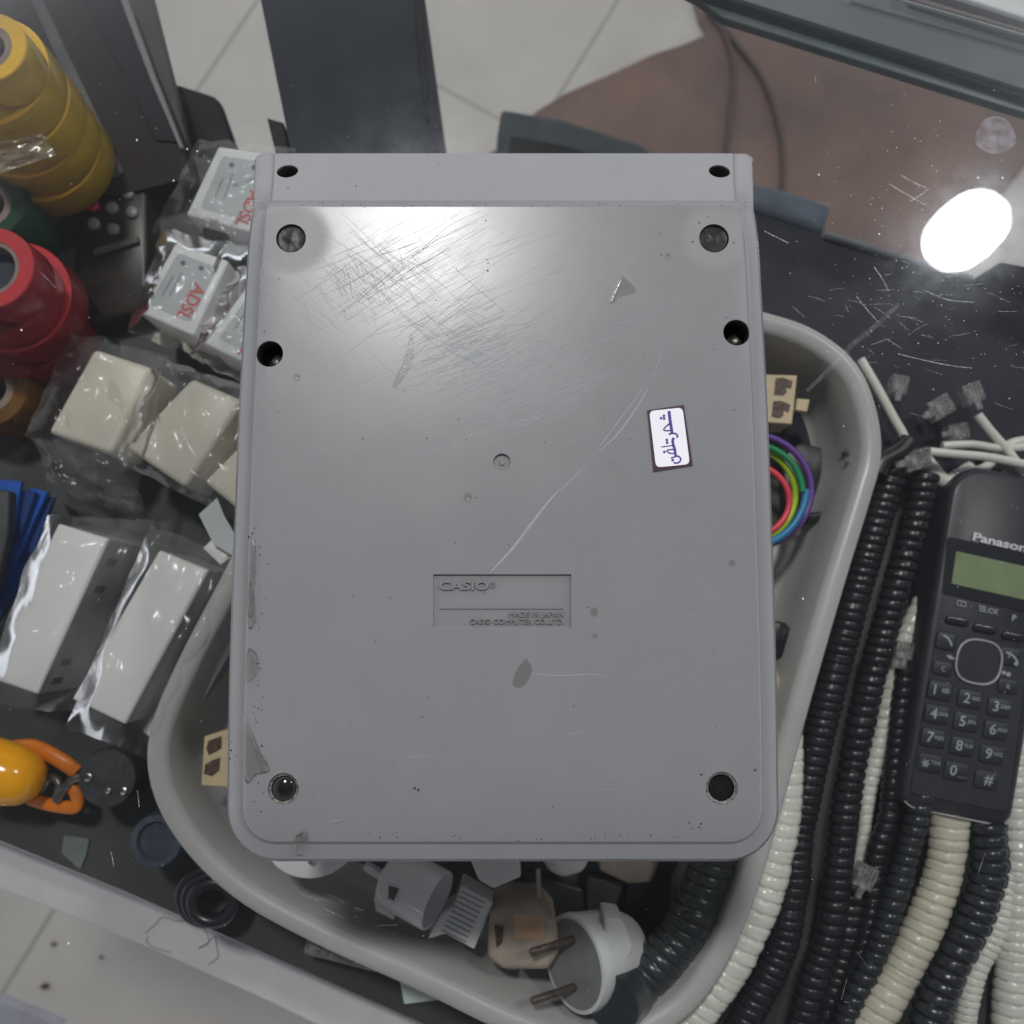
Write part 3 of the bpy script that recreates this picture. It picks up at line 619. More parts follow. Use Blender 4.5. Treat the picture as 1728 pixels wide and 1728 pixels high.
chunk([(1290, 1045), (1325, 1050), (1345, 1072), (1330, 1082), (1325, 1110), (1290, 1110)], -.100, -.112, 'black', 'black_plug', 'jagged black plug peeking out right of the calculator', 'plug', 3)
chunk([(1290, 1128), (1312, 1130), (1318, 1148), (1330, 1155), (1318, 1182), (1290, 1178)], -.095, -.108, 'coupler', 'ribbed_plug', 'small beige ribbed plug peeking out right of the calculator', 'plug', 2)
chunk([(360, 1385), (378, 1368), (440, 1450), (460, 1520), (445, 1500)], -.108, -.114, 'black', 'black_strip', 'black strip standing in the lower left of the tray', 'strip', 2)
# white round plug under the calculator lower left
bm = B(); w0 = P(522, 1440, -.070); k = mpp(522, 1440, -.07)
lathe(bm, (w0.x, w0.y+.004), [(75*k, -.088), (77*k, -.076), (74*k, -.0705), (70*k, -.070)], 40)
for v in bm.verts: v.co.y = (w0.y+.004)+(v.co.y-(w0.y+.004))*.78
t = tag(obj('white_disc_plug', bm, M['white'], smooth=40), 'white round plug half under the lower left of the calculator', 'plug')
bm = B(); c = P(526, 1452, -.0685); lathe(bm, c, [(.0014, -.070), (.0013, -.067), (.0008, -.0664)], 12); obj('metal_pin', bm, M['steel'], t)
# white adapter with open round end
t = thing('white_adapter', 'white adapter with an open round mouth and ribbed block, below the calculator', 'adapter', P(700, 1530, ZT))
a = P(660, 1478, -.092); b = P(738, 1520, -.084); dv = (b-a).normalized(); r = 50*mpp(700, 1500, -.09)
bm = B(); s_ = dv.cross(Vector((0, 0, 1))).normalized(); u_ = s_.cross(dv).normalized()
def rg(p, rr): return [p+(s_*math.cos(2*math.pi*q/36)+u_*math.sin(2*math.pi*q/36))*rr for q in range(36)]
loft(bm, [rg(a, r*.92), rg(a+dv*.001, r), rg(b-dv*.0006, r), rg(b, r*.98), rg(b, r*.90), rg(b-dv*.012, r*.86), rg(b-dv*.012, .0005)], True, True); obj('round_housing', bm, M['white'], t, 40)
bm = B(); slab(bm, [(778, 1494), (832, 1525), (800, 1603), (752, 1576), (722, 1585), (742, 1545), (765, 1530)], -.088, -.106, 3, .0008); obj('ribbed_block', bm, M['white'], t)
bm = B()
for q in range(9):
    x = 784+q*-4.0; y = 1508+q*8.2; stroke(bm, [(x-6, y-4), (x+34, y+16)], 2.2, -.0877)
obj('rib_shade', bm, mat('rib_shadow_grey', (.22, .23, .25), .5), t)  # flat grey strokes paint the shade between the ribs
bm = B(); slab(bm, [(634, 1502), (640, 1476), (678, 1494), (664, 1528), (645, 1520)], -.076, -.088, 2, .0006); obj('latch', bm, M['white'], t)
bm = B(); flat(bm, [(656, 1494), (674, 1500), (665, 1520), (655, 1516)], -.0757, 0, 1); obj('latch_hole', bm, mat('latch_hole', (.10, .10, .095), .5), t)
bm = B(); slab(bm, [(630, 1515), (640, 1514), (670, 1530), (664, 1553), (634, 1538)], -.090, -.10, 2, .0006); obj('foot_tab', bm, M['white'], t)
bm = B(); slab(bm, [(612, 1462), (620, 1460), (650, 1480), (640, 1486), (614, 1470)], -.084, -.09, 2, .0006); obj('side_pin', bm, M['white'], t)
chunk([(785, 1430), (870, 1430), (880, 1480), (832, 1500), (808, 1486)], -.078, -.100, 'white', 'white_plug', 'white plug corner directly under the middle of the calculator lower edge', 'plug', 5)
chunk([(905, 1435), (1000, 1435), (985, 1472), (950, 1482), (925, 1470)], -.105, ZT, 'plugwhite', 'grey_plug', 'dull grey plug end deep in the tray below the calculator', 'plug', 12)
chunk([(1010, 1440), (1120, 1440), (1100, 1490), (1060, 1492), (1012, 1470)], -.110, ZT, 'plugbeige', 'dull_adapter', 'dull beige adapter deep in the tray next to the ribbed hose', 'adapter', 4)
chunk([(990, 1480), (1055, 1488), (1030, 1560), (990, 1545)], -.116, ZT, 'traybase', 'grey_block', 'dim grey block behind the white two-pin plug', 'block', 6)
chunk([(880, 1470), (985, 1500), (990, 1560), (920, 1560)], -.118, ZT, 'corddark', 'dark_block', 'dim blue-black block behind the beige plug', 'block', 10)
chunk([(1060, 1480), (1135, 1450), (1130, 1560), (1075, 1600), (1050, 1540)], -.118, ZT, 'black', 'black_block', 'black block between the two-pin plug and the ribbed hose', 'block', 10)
bm = B(); sweep(bm, [P(908, 1466, -.100), P(910, 1540, -.100)], .0010, 8); tag(obj('pale_wire', bm, M['cordcream']), 'thin pale wire standing behind the beige plug', 'wire')
# beige plug
t = thing('beige_plug', 'beige plug with a peach side, left of the white two-pin plug', 'plug', P(870, 1600, ZT))
bm = B(); slab(bm, [(826, 1540), (860, 1528), (912, 1532), (940, 1560), (945, 1610), (925, 1640), (850, 1640), (822, 1620)], -.084, -.118, 10, .003); obj('body', bm, M['plugbeige'], t, 50)
bm = B(); slab(bm, [(866, 1542), (918, 1546), (920, 1588), (868, 1586)], -.0835, -.085, 5, .0008); obj('peach_face', bm, M['plugpeach'], t, 50)
bm = B(); flat(bm, [(834, 1560), (850, 1562), (848, 1590), (838, 1600)], -.0836, 0, 2); obj('side_slot', bm, M['socket'], t)
# white two-pin plug
t = thing('two_pin_plug', 'large white plug with two brown pins pointing left, bottom of the tray', 'plug', P(1000, 1630, ZT))
a = P(1040, 1603, -.098); b = P(968, 1626, -.084); dv = (b-a).normalized(); s_ = dv.cross(Vector((0, 0, 1))).normalized(); u_ = s_.cross(dv).normalized(); r = 78*mpp(1000, 1620, -.09)
bm = B(); loft(bm, [rg(a-dv*.006, r*.70), rg(a, r*.86), rg(b-dv*.005, r*.97), rg(b-dv*.003, r), rg(b, r*.98)], True, False); loft(bm, [rg(b, r*.98), rg(b+dv*.0002, r*.90)], False, False)
obj('housing', bm, M['plugwhite'], t, 40)
bm = B(); loft(bm, [rg(b+dv*.0002, r*.90), rg(b-dv*.0003, .0003)], False, True); obj('plug_face', bm, M['plugface'], t)
for sgn in (-1, 1):
    bm = B(); p = b+s_*(sgn*r*.48); cyl(bm, p-dv*.001, p+dv*.017+Vector((-.004, -.001, 0)), .0018, .0015, 16, bev=.0004); obj('pin', bm, M['pin'], t, 50)
bm = B(); slab(bm, [(1020, 1548), (1050, 1552), (1068, 1595), (1066, 1612), (1034, 1640), (1022, 1600)], -.078, -.098, 6, .001); obj('grip', bm, M['plugwhite'], t, 50)

# ================================================================== CORDS
def cord(pts, wpx, pitch, z, m, name, lab, grp, cat='coiled cord', depth=.2, seg=16, twist=1, hollow=False, wf=None):
    c = [P(x, y, z) for x, y in pts]; k = mpp(pts[0][0], pts[0][1], z); r0 = wpx*k/2; pit = pitch*k
    path = resample(cr(c, 14), pit/10)
    def rad(s, a, u):
        ph = (s/pit+twist*a/(2*math.pi)+.55*noise.noise(Vector((s*38, z*900, wpx)))) % 1; q = abs(2*ph-1)
        g = 1-depth*(q**9)-depth*.2*q*q
        wv = 1 if wf is None else wf(u)
        return r0*wv*g*(1+.02*math.sin(s*170)+.07*noise.noise(Vector((s*90, wpx, z*500)))+.05*noise.noise(Vector((s*400, a*.4, wpx))))
    bm = B(); sweep(bm, path, rad, seg); o = obj(name, bm, M[m], smooth=60)
    return tag(o, lab, cat, grp)
GB = 'coiled black phone cords'; GW = 'coiled white phone cords'
def zc(w): return ZS+.0006+w*.00028/2
cord([(1338, 1200), (1330, 1330), (1318, 1400), (1290, 1505), (1240, 1615), (1190, 1690), (1120, 1790)], 64, 21, -.099, 'cordwhite', 'coiled_cord', 'thick glossy white coiled cord running along the tray rim', GW, depth=.11, wf=lambda u: .5+.5*min(1, u*2.4))
cord([(1512, 780), (1490, 850), (1456, 960), (1412, 1120), (1378, 1260), (1348, 1400), (1338, 1500), (1318, 1600), (1268, 1700), (1215, 1800)], 50, 15, -.108, 'cordblack', 'coiled_cord', 'black coiled cord nearest the tray, right of the thick white one', GB)
cord([(1345, 1480), (1322, 1580), (1300, 1650)], 36, 13, -.122, 'cordwhite', 'coiled_cord', 'short stretch of white coiled cord under the black cord nearest the tray', GW)
cord([(1562, 800), (1545, 880), (1510, 1000), (1462, 1180), (1432, 1330), (1418, 1440), (1402, 1560), (1370, 1660), (1335, 1790)], 46, 17, -.106, 'cordblack', 'coiled_cord', 'black coiled cord with beaded highlights, second from the tray', GB, depth=.3)
cord([(1600, 880), (1570, 980), (1535, 1060), (1512, 1130), (1488, 1240), (1466, 1330), (1458, 1400), (1445, 1470)], 30, 16, -.118, 'cordwhite', 'coiled_cord', 'thin white coiled cord showing between two black cords', GW, wf=lambda u: .62+.45*max(0, math.sin(u*math.pi*1.0)) if u < .8 else .9-(u-.8)*2.5)
cord([(1528, 1130), (1512, 1260), (1498, 1380), (1480, 1440), (1466, 1560), (1420, 1700), (1390, 1790)], 34, 17, -.112, 'cordblack', 'coiled_cord', 'slim black coiled cord ending by the clear connector', GB, depth=.3)
cord([(1440, 1490), (1425, 1600), (1400, 1700), (1385, 1790)], 60, 17, -.119, 'cordblack', 'coiled_cord', 'dim black coiled cord lying deepest below the clear connector', GB)
cord([(1558, 1340), (1535, 1430), (1512, 1510), (1478, 1610), (1440, 1690), (1400, 1790)], 40, 18, -.104, 'cordslate', 'coiled_cord', 'black coiled cord with bright bead highlights left of the cream cord', GB, depth=.34)
cord([(1604, 1380), (1592, 1470), (1560, 1560), (1520, 1640), (1480, 1710), (1430, 1800)], 62, 18, -.102, 'cordcream', 'coiled_cord', 'thick cream coiled cord coming out below the handset', GW, depth=.12)
cord([(1668, 1390), (1670, 1470), (1648, 1540), (1610, 1620), (1580, 1690), (1545, 1790)], 60, 21, -.100, 'cordslate', 'coiled_cord', 'thick slate coiled cord with loose turns, lower right', GB, depth=.30)
cord([(1712, 1400), (1705, 1480), (1680, 1570), (1640, 1660), (1620, 1790)], 36, 12, -.118, 'cordwhite', 'coiled_cord', 'white coiled cord showing right of the thick slate cord', GW)
cord([(1722, 1120), (1716, 1300), (1718, 1450), (1712, 1600), (1700, 1800)], 58, 17, -.119, 'cordwhite', 'coiled_cord', 'white coiled cord along the right edge of the photo', GW, depth=.12)
cord([(1697, 1250), (1690, 1330), (1694, 1420), (1688, 1520)], 24, 11, -.124, 'cordwhite', 'coiled_cord', 'narrow white coiled cord between the handset and the right edge', GW)
cord([(1215, 1400), (1196, 1470), (1160, 1560), (1110, 1625), (1060, 1675)], 76, 19, -.088, 'corddark', 'coiled_cord', 'thick charcoal ribbed cord lying in the tray, lower right end', GB, depth=.12)
bm = B(); pp = cr([P(1078, 1658, -.090), P(1052, 1678, -.082), P(1034, 1694, -.074)], 6); k = mpp(1040, 1690, -.086)
sweep(bm, pp, lambda s, a, u: (38+8*min(1, u*3))*k, 28); tag(obj('rubber_sleeve', bm, M['corddark'], smooth=40), 'round dark rubber sleeve on the end of the charcoal cord', 'sleeve')
def wire(pts, wpx, z, m, name, lab, cat, grp=None):
    pp = [P(x, y, z if not isinstance(z, (list, tuple)) else z[i]) for i, (x, y) in enumerate(pts)]
    bm = B(); sweep(bm, cr(pp, 10), wpx*mpp(pts[0][0], pts[0][1], pp[0].z)/2, 12); return tag(obj(name, bm, M[m], smooth=60), lab, cat, grp)
GP = 'straight white cord ends at the top of the cords'
wire([(1452, 606), (1478, 650), (1508, 705), (1526, 742), (1505, 765)], 15, -.106, 'cordwhite', 'phone_wire', 'white cord end leaning up along the outside of the tray rim', 'cord', GP)
wire([(1568, 762), (1610, 766), (1670, 772), (1760, 790)], 15, -.098, 'cordwhite', 'phone_wire', 'white cord lying level above the handset, front one', 'cord', GP)
wire([(1590, 752), (1640, 750), (1690, 756), (1760, 752)], 14, -.104, 'cordwhite', 'phone_wire', 'white cord lying level above the handset, rear one', 'cord', GP)
wire([(1650, 700), (1672, 728), (1700, 760), (1730, 800)], 15, -.103, 'cordwhite', 'phone_wire', 'white cord sloping down to the right above the handset', 'cord', GP)
wire([(1735, 742), (1700, 752), (1660, 790), (1610, 800)], 16, -.110, 'cordwhite', 'phone_wire', 'white cord curving behind the top of the handset', 'cord', GP)
wire([(1560, 775), (1580, 800), (1600, 812), (1640, 790)], 26, -.112, 'cordwhite', 'phone_wire', 'bunched white cord left of the handset top', 'cord', GP)
wire([(1735, 785), (1760, 800), (1728, 812), (1690, 800)], 12, -.106, 'cordwhite', 'phone_wire', 'looped white cord at the right edge above the handset', 'cord', GP)
wire([(1535, 745), (1518, 762), (1490, 778), (1480, 800)], 34, -.100, 'black', 'black_tie', 'black tie gathering the tops of the black cords', 'cord tie')
wire([(1436, 758), (1452, 768), (1480, 785)], 8, -.095, 'cordblack', 'phone_wire', 'short black cord end leaving the clear connector on the tray rim', 'cord')
wire([(1572, 980), (1590, 1020), (1570, 1080), (1545, 1130)], 12, -.108, 'cordblack', 'phone_wire', 'thin black cord crossing the thin white coiled one', 'cord')
GC = 'clear phone connectors'
def conn(x, y, ang, z, lab, w=28, h=32):
    c_, s = math.cos(math.radians(ang)), math.sin(math.radians(ang))
    R = lambda a, b: (x+a*c_-b*s, y+a*s+b*c_)
    t = thing('clear_connector', lab, 'connector', P(x, y, z-.006), GC)
    bm = B(); slab(bm, [R(-w/2, -h/2), R(w/2, -h/2), R(w/2, h/2), R(-w/2, h/2)], z, z-.006, 2, .0006); obj('body', bm, M['clear'], t)
    bm = B(); slab(bm, [R(-w*.2, h*.4), R(w*.2, h*.4), R(w*.15, h*.9), R(-w*.15, h*.9)], z+.001, z, 1, .0003); obj('latch', bm, M['clear'], t)
    bm = B()
    for q in range(4): stroke(bm, [R(-w*.3+q*w*.2, -h*.42), R(-w*.3+q*w*.2, h*.05)], 1.6, z+.0002)
    obj('contact', bm, M['pin'], t)
conn(1463, 1482, 25, -.098, 'clear connector lying across the black cords, lower right', 34, 40)
conn(1520, 648, 10, -.104, 'clear connector above the black tie, leftmost of the upper ones')
conn(1590, 686, 60, -.104, 'clear connector in the middle of the upper ones', 34, 40)
conn(1645, 662, -20, -.104, 'clear connector at the tip of the sloping white cord', 32, 34)
conn(1448, 757, 40, -.090, 'clear connector resting on the tray rim', 28, 34)
conn(1550, 775, 75, -.097, 'clear connector at the tip of the level front white cord', 34, 44)
conn(1528, 1098, 10, -.102, 'dim clear connector left of the handset keys', 28, 30)
conn(1620, 728, 80, -.108, 'clear connector lying just above the level rear white cord', 28, 34)

# ================================================================== HANDSET
ZP = -.100
hu = Vector((.984, .176)); hv = Vector((.172, -.985))
t = thing('phone_handset', 'black cordless phone handset with green display at the right edge', 'phone handset', P(1650, 1100, ZS))
bm = B(); q = [(1519, 1348), (1606, 815), (1640, 786), (1705, 795), (1765, 812), (1800, 850), (1712, 1380), (1695, 1398), (1545, 1374)]
slab(bm, q, ZP, ZP-.022, [10, 30, 30, 30, 30, 20, 12, 14, 14], .0030, n=6); obj('body', bm, M['phone'], t, 50)
bm = B(); slab(bm, [(1583, 1062), (1735, 1096), (1700, 1372), (1536, 1340)], ZP+.0006, ZP-.001, 10, .0005); obj('keypad_panel', bm, M['phoneface'], t)
bm = B(); slab(bm, [(1600, 905), (1785, 945), (1770, 1042), (1590, 1002)], ZP+.0005, ZP-.001, 6, .0003); fr_ = obj('display_surround', bm, M['phonedark'], t)
bm = B(); slab(bm, [(1614, 930), (1776, 966), (1768, 1021), (1606, 985)], ZP+.0009, ZP, 2, .0002); obj('display', bm, M['lcd'], fr_)
bm = B(); text(bm, 'Panasonic', (1641, 911), hu+Vector((0, .05)), 13, ZP+.0008, width=112, bold=.03); obj('brand_lettering', bm, mat('lettering_white', (.72, .72, .76), .4), t)
bm = B()
stroke(bm, [(1616, 1013), (1630, 1016)], 1.6, ZP+.0008); stroke(bm, [(1615, 1021), (1629, 1024)], 1.6, ZP+.0008); stroke(bm, [(1616, 1013), (1615, 1021)], 1.6, ZP+.0008); stroke(bm, [(1630, 1016), (1629, 1024)], 1.6, ZP+.0008); stroke(bm, [(1623, 1014), (1622, 1022)], 1.6, ZP+.0008)
for q in range(3): stroke(bm, [(1652, 1022+q*4), (1664, 1025+q*4)], 2.0, ZP+.0008)
text(bm, '/OK', (1665, 1034), hu, 9, ZP+.0008, width=20, bold=.01); text(bm, 'P', (1707, 1047), hu, 10, ZP+.0008, bold=.03)
obj('key_legend', bm, M['keytext'], t)
def rkey(x, y, w, h, m='key', nm='key'):
    R = lambda a, b: (x+hu.x*a-hv.x*b, y+hu.y*a-hv.y*b)
    bm = B(); slab(bm, [R(-w/2, -h/2), R(w/2, -h/2), R(w/2, h/2), R(-w/2, h/2)], ZP+.0016, ZP, 6, .0005); return obj(nm, bm, M[m], t, 40)
for x, y in ((1617, 1048), (1664, 1061), (1712, 1074)): rkey(x, y, 40, 13, 'phonedark', 'soft_key')
def prn(ko, fn):
    bm = B(); fn(bm); obj('print', bm, M['keytext'], ko)
ZK = ZP+.0018
k_ = rkey(1598, 1082, 34, 30); prn(k_, lambda bm: stroke(bm, cat2([(1592, 1072), (1600, 1077), (1605, 1086), (1606, 1090)]), 3.4, ZK))
k_ = rkey(1706, 1108, 36, 30); prn(k_, lambda bm: (stroke(bm, cat2([(1698, 1100), (1710, 1107), (1718, 1118)]), 3.2, ZK), stroke(bm, [(1706, 1100), (1702, 1110)], 2, ZK), disc(bm, 1715, 1120, 3.5, ZK)))
k_ = rkey(1592, 1128, 34, 24); prn(k_, lambda bm: text(bm, 'C', (1588, 1132), hu, 8, ZK))
k_ = rkey(1702, 1158, 34, 24); prn(k_, lambda bm: text(bm, 'R', (1698, 1162), hu, 8, ZK))
bm = B(); stroke(bm, [(1598, 1106), (1606, 1110)], [2, 7], ZP+.0009); stroke(bm, [(1606, 1110), (1611, 1112)], 3, ZP+.0009); disc(bm, 1694, 1135, 3.5, ZP+.0009); disc(bm, 1702, 1138, 4, ZP+.0009); obj('volume_mark', bm, M['keytext'], t)
bm = B(); rp_ = [(1652+38*math.copysign(abs(math.cos(a))**.75, math.cos(a))*hu.x-hv.x*37*math.copysign(abs(math.sin(a))**.75, math.sin(a)), 1117+38*math.copysign(abs(math.cos(a))**.75, math.cos(a))*hu.y-hv.y*37*math.copysign(abs(math.sin(a))**.75, math.sin(a))) for a in [2*math.pi*i/48 for i in range(49)]]
sweep(bm, [P(x, y, ZP+.0014) for x, y in rp_], .0005, 8); obj('navigation_ring', bm, M['silver'], t, 60)
bm = B(); face(bm, [bm.verts.new(P(x, y, ZP+.0012)) for x, y in rp_[:-1]]); obj('navigation_key', bm, M['key'], t)
keys = [('1', '@.', 1588, 1166), ('2', 'ABC', 1638, 1180), ('3', 'DEF', 1688, 1194), ('4', 'GHI', 1582, 1206), ('5', 'JKL', 1631, 1219), ('6', 'MNO', 1682, 1233), ('7', 'PQRS', 1576, 1246), ('8', 'TUV', 1625, 1260), ('9', 'WXYZ', 1675, 1274), ('*', 'TONE', 1570, 1288), ('0', '_', 1615, 1302), ('#', '', 1666, 1317)]
for ch, sub, x, y in keys:
    k_ = rkey(x, y, 42, 31)
    def fn(bm, ch=ch, sub=sub, x=x, y=y):
        if ch == '*': 
            for a in (0, 60, 120): stroke(bm, [(x-8+7*math.cos(math.radians(a+15)), y+7*math.sin(math.radians(a+15))), (x-8-7*math.cos(math.radians(a+15)), y-7*math.sin(math.radians(a+15)))], 2.6, ZK)
        else: text(bm, ch, (x-13 if sub else x-6, y+5), hu, 17, ZK, bold=.012)
        if sub: text(bm, sub, (x+1, y+1 if sub != '_' else y+8), hu, 6 if sub != '_' else 5, ZK, width=16, bold=.01)
    prn(k_, fn)
bm = B(); disc(bm, 1613, 1342, 4, ZP+.0009); obj('microphone_hole', bm, M['hole'], t)
bm = B(); sweep(bm, cr([P(1526, 1352, ZP-.001), P(1545, 1364, ZP-.0006), P(1610, 1378, ZP-.0006), P(1690, 1394, ZP-.001)], 6), .0004, 6); obj('lower_edge_trim', bm, M['silver'], t, 60)

# ================================================================== CALCULATOR
Z0 = .033                                                   # height of the flat back panel
tab = [(255, 430, 1271), (334, 427.5, 1275.5), (346, 427, 1277), (375, 424, 1279.5), (420, 420, 1283), (520, 413, 1288), (600, 407, 1291), (700, 401, 1295), (860, 394, 1300), (1000, 389, 1305), (1100, 386, 1308), (1200, 384, 1311), (1340, 383, 1313)]
ZE = .024
yb = P(850, 1451, .022).y; SL = .55; ycr = P(850, 342, Z0).y; ZTOP = .02
for _ in range(30): yt = P(850, 254, ZTOP).y; ZTOP = Z0-.0037-SL*(yt-ycr-.003)
hw = []
for py, xl, xr in tab:
    zz = ZTOP-.0020 if py < 300 else .0265 if py < 350 else ZE
    a = P(xl, py, zz); b = P(xr, py, zz); hw.append((a.y, (b.x-a.x)/2, (a.x+b.x)/2))
hw.sort(); CX = sum(h[2] for h in hw)/len(hw)
def halfw(y):
    if y <= hw[0][0]: return hw[0][1]
    for a, b in zip(hw, hw[1:]):
        if y <= b[0]: return a[1]+(b[1]-a[1])*(y-a[0])/(b[0]-a[0])
    return hw[-1][1]
ycr = P(850, 342, Z0).y                                       # edge where the back breaks into the sloping end
RB = .0165; RT = .0030; NC = 36
ysplit = [ycr+d for d in (-.0028, -.0015, -.0012, 0, .0016, .0030)]
yt_in = yt-.0035
def hz(y):                                                    # drop of the back surface along its length
    pts = [(-9, 0), (ycr-.0012, 0), (ycr, -.0004), (ycr+.0016, -.0028), (ycr+.0030, -.0037), (yt, -.0037-(yt-ycr-.003)*SL)]
    for a, b in zip(pts, pts[1:]):
        if y <= b[0]: return a[1]+(b[1]-a[1])*(y-a[0])/(b[0]-a[0])
    return pts[-1][1]
def hzr(y):                                                   # the rim eases over the same break
    if y < ycr-.007: return 0
    if y > ycr+.004: return hz(y)
    u = (y-ycr+.007)/.011; return hz(ycr+.004)*u*u*(3-2*u)
def curl(y):                                                  # the panel rolls down towards its lower edge
    y1 = yb+.030
    return 0 if y > y1 else -.0042*((y1-y)/.030)**2
def side(o):                                                  # right-hand points from top to bottom for outline offset o
    ot = o*.18; rt = max(RT-o, .0003); rb = max(RB-o, .002); top = yt-ot; bot = yb+o; pts = []
    for k in range(5):
        a = math.pi/2*(1-k/4); pts.append((halfw(top)-o-rt+rt*math.cos(a), top-rt+rt*math.sin(a)))
    ys_ = sorted(ysplit+[yb+RB+(ycr-.003-(yb+RB))*k/22 for k in range(1, 22)]+[yb+RB+.001], reverse=True)
    ys_ = [ycr+.0032+(yt_in-ycr-.0035)*k/3 for k in (3, 2, 1)] + ys_
    for y in ys_: pts.append((halfw(y)-o, y))
    for k in range(11):
        a = -math.pi/2*k/10; pts.append((halfw(bot+rb)-o-rb+rb*math.cos(a), bot+rb+rb*math.sin(a)))
    return pts
def outline(o, zf):
    s = side(o); out = [(CX+x, y) for x, y in s]; xb, ybm = s[-1]
    out += [(CX+xb-2*xb*k/NC, ybm) for k in range(1, NC)]
    out += [(CX-x, y) for x, y in s[::-1]]; xt, ytp = s[0]
    out += [(CX-xt+2*xt*k/NC, ytp) for k in range(1, NC)]
    return [(x, y, zf(x, y)) for x, y in out]
def zlev(dz, mn=.004): return lambda x, y: max(mn, Z0+hz(y)+dz)
bm = B()
lv = [outline(.0008, lambda x, y: .009), outline(.0002, lambda x, y: .0102), outline(0, lambda x, y: .0115 if y > ycr+.008 else .0125)]
for o, dz, cf in ((0, -.0100, 0), (.0004, -.0078, 0), (.0016, -.0058, 0), (.0036, -.0044, .1), (.0052, -.0040, .2), (.0060, -.0038, .3), (.0068, -.0022, .6), (.0073, -.0006, .8), (.0080, -.0001, .95), (.0108, 0, 1)):
    lv.append(outline(o, lambda x, y, dz=dz, cf=cf, o=o: max(.0128 if dz < -.007 else .0130, Z0+(hz(y) if o > .0067 else hzr(y))+curl(y)*cf+dz*(1-.72*max(0, min(1, (y-ycr+.004)/.009))))))
R = loft(bm, lv, cap0=True, cap1=False)
top = R[-1]; s = side(.0108); ns = len(s); n = len(top)
def tv(i, j):                                                 # grid vertex row i, column j
    if j == NC: return top[i]
    if j == 0: return top[ns+NC-1+(ns-1-i)]
    if i == ns-1: return top[ns+(NC-j)-1]
    if i == 0: return top[2*ns+NC-1+(j-1)]
    return None
g = []
for i in range(ns):
    row = []
    for j in range(NC+1):
        v = tv(i, j)
        if v is None:
            x, y = s[i]; xx = CX-x+2*x*j/NC; v = bm.verts.new((xx, y, max(.013, Z0+hz(y)+curl(y))))
        row.append(v)
    g.append(row)
for i in range(ns-1):
    for j in range(NC): face(bm, (g[i][j], g[i][j+1], g[i+1][j+1], g[i+1][j]))
bmesh.ops.remove_doubles(bm, verts=bm.verts, dist=1e-6)
bmesh.ops.recalc_face_normals(bm, faces=bm.faces)
calc = thing('calculator', 'grey scratched desktop calculator lying face down on the glass', 'calculator', (CX, (yb+yt)/2, 0))
# cutters
feet = [(491, 402, 26), (1205, 402, 26), (478, 1331, 25), (1218, 1330, 26)]; sides = [(455, 597, 23), (1243, 561, 23)]; slope = [(485, 289, 19.5), (1214, 289, 19.5)]
KP = mpp(864, 800, Z0)
def zsurf(y): return Z0+hz(y)+curl(y)
cb = B()
def surfpoint(px, py):
    z = Z0
    for _ in range(12): p = P(px, py, z); z = zsurf(p.y)
    return P(px, py, z)
fp = [(surfpoint(x, y), r*KP) for x, y, r in feet]; sp = [(surfpoint(x, y), r*KP) for x, y, r in sides]; lp = [(surfpoint(x, y), r*KP) for x, y, r in slope]
for p, r in fp: cyl(cb, p-Vector((0, 0, .0024)), p+Vector((0, 0, .004)), r, seg=48)
for p, r in sp: cyl(cb, p-Vector((0, 0, .0095)), p+Vector((0, 0, .004)), r, seg=48)
sn = Vector((0, SL, 1)).normalized()
for p, r in lp: cyl(cb, p-sn*.007, p+sn*.006, r, seg=48)
p = surfpoint(847, 780); cyl(cb, p-Vector((0, 0, .0011)), p+Vector((0, 0, .003)), 15*KP, seg=36)
rx = [surfpoint(*q) for q in ((731, 969), (964, 969), (964, 1060), (731, 1060))]; RD = .0010
mx_ = sum(v.x for v in rx)/4; my_ = sum(v.y for v in rx)/4
loft(cb, [[(v.x-math.copysign(.0001, v.x-mx_), v.y-(.0001 if v.y > my_ else -.0004), Z0-RD) for v in rx], [(v.x, v.y, Z0) for v in rx], [(v.x, v.y, Z0+.003) for v in rx]])
bmesh.ops.recalc_face_normals(cb, faces=cb.faces)
def rawobj(name, b):
    me = bpy.data.meshes.new(name); b.to_mesh(me); b.free(); me.materials.append(M['grey']); o = bpy.data.objects.new(name, me); C.objects.link(o); return o
o1 = rawobj('b1', bm); o2 = rawobj('b2', cb)
md = o1.modifiers.new('x', 'BOOLEAN'); md.operation = 'DIFFERENCE'; md.object = o2; md.solver = 'EXACT'
dg = bpy.context.evaluated_depsgraph_get(); dg.update()
me2 = bpy.data.meshes.new_from_object(o1.evaluated_get(dg))
bpy.data.objects.remove(o1); bpy.data.objects.remove(o2)
bm = B(); bm.from_mesh(me2); print('calc verts', len(bm.verts))
body = obj('back_shell', bm, [M['grey']], calc, 24)
# face half of the case (against the glass) with its seam
bm = B()
lo = [outline(.0040, lambda x, y: .0006), outline(.0012, lambda x, y: .0022)]
def flare(x, y):                                              # the shell shows a little on the right near the sloping end
    return .0026*math.exp(-((y-P(1290, 440, .01).y)/.013)**2) if x > CX else 0
def fl(ring): return [(x+flare(x, y), y, z) for x, y, z in ring]
lo += [fl(outline(.0002, lambda x, y: .0060)), fl(outline(-.0001, lambda x, y: .0085)), fl(outline(.0006, lambda x, y: .0092)), fl(outline(.0020, lambda x, y: .0092))]
loft(bm, lo, True, True); obj('front_shell', bm, M['grey'], calc, 30)
bm = B(); loft(bm, [outline(.0011, lambda x, y: .0088), outline(.0011, lambda x, y: .0104)], False, False); obj('seam', bm, M['hole'], calc)
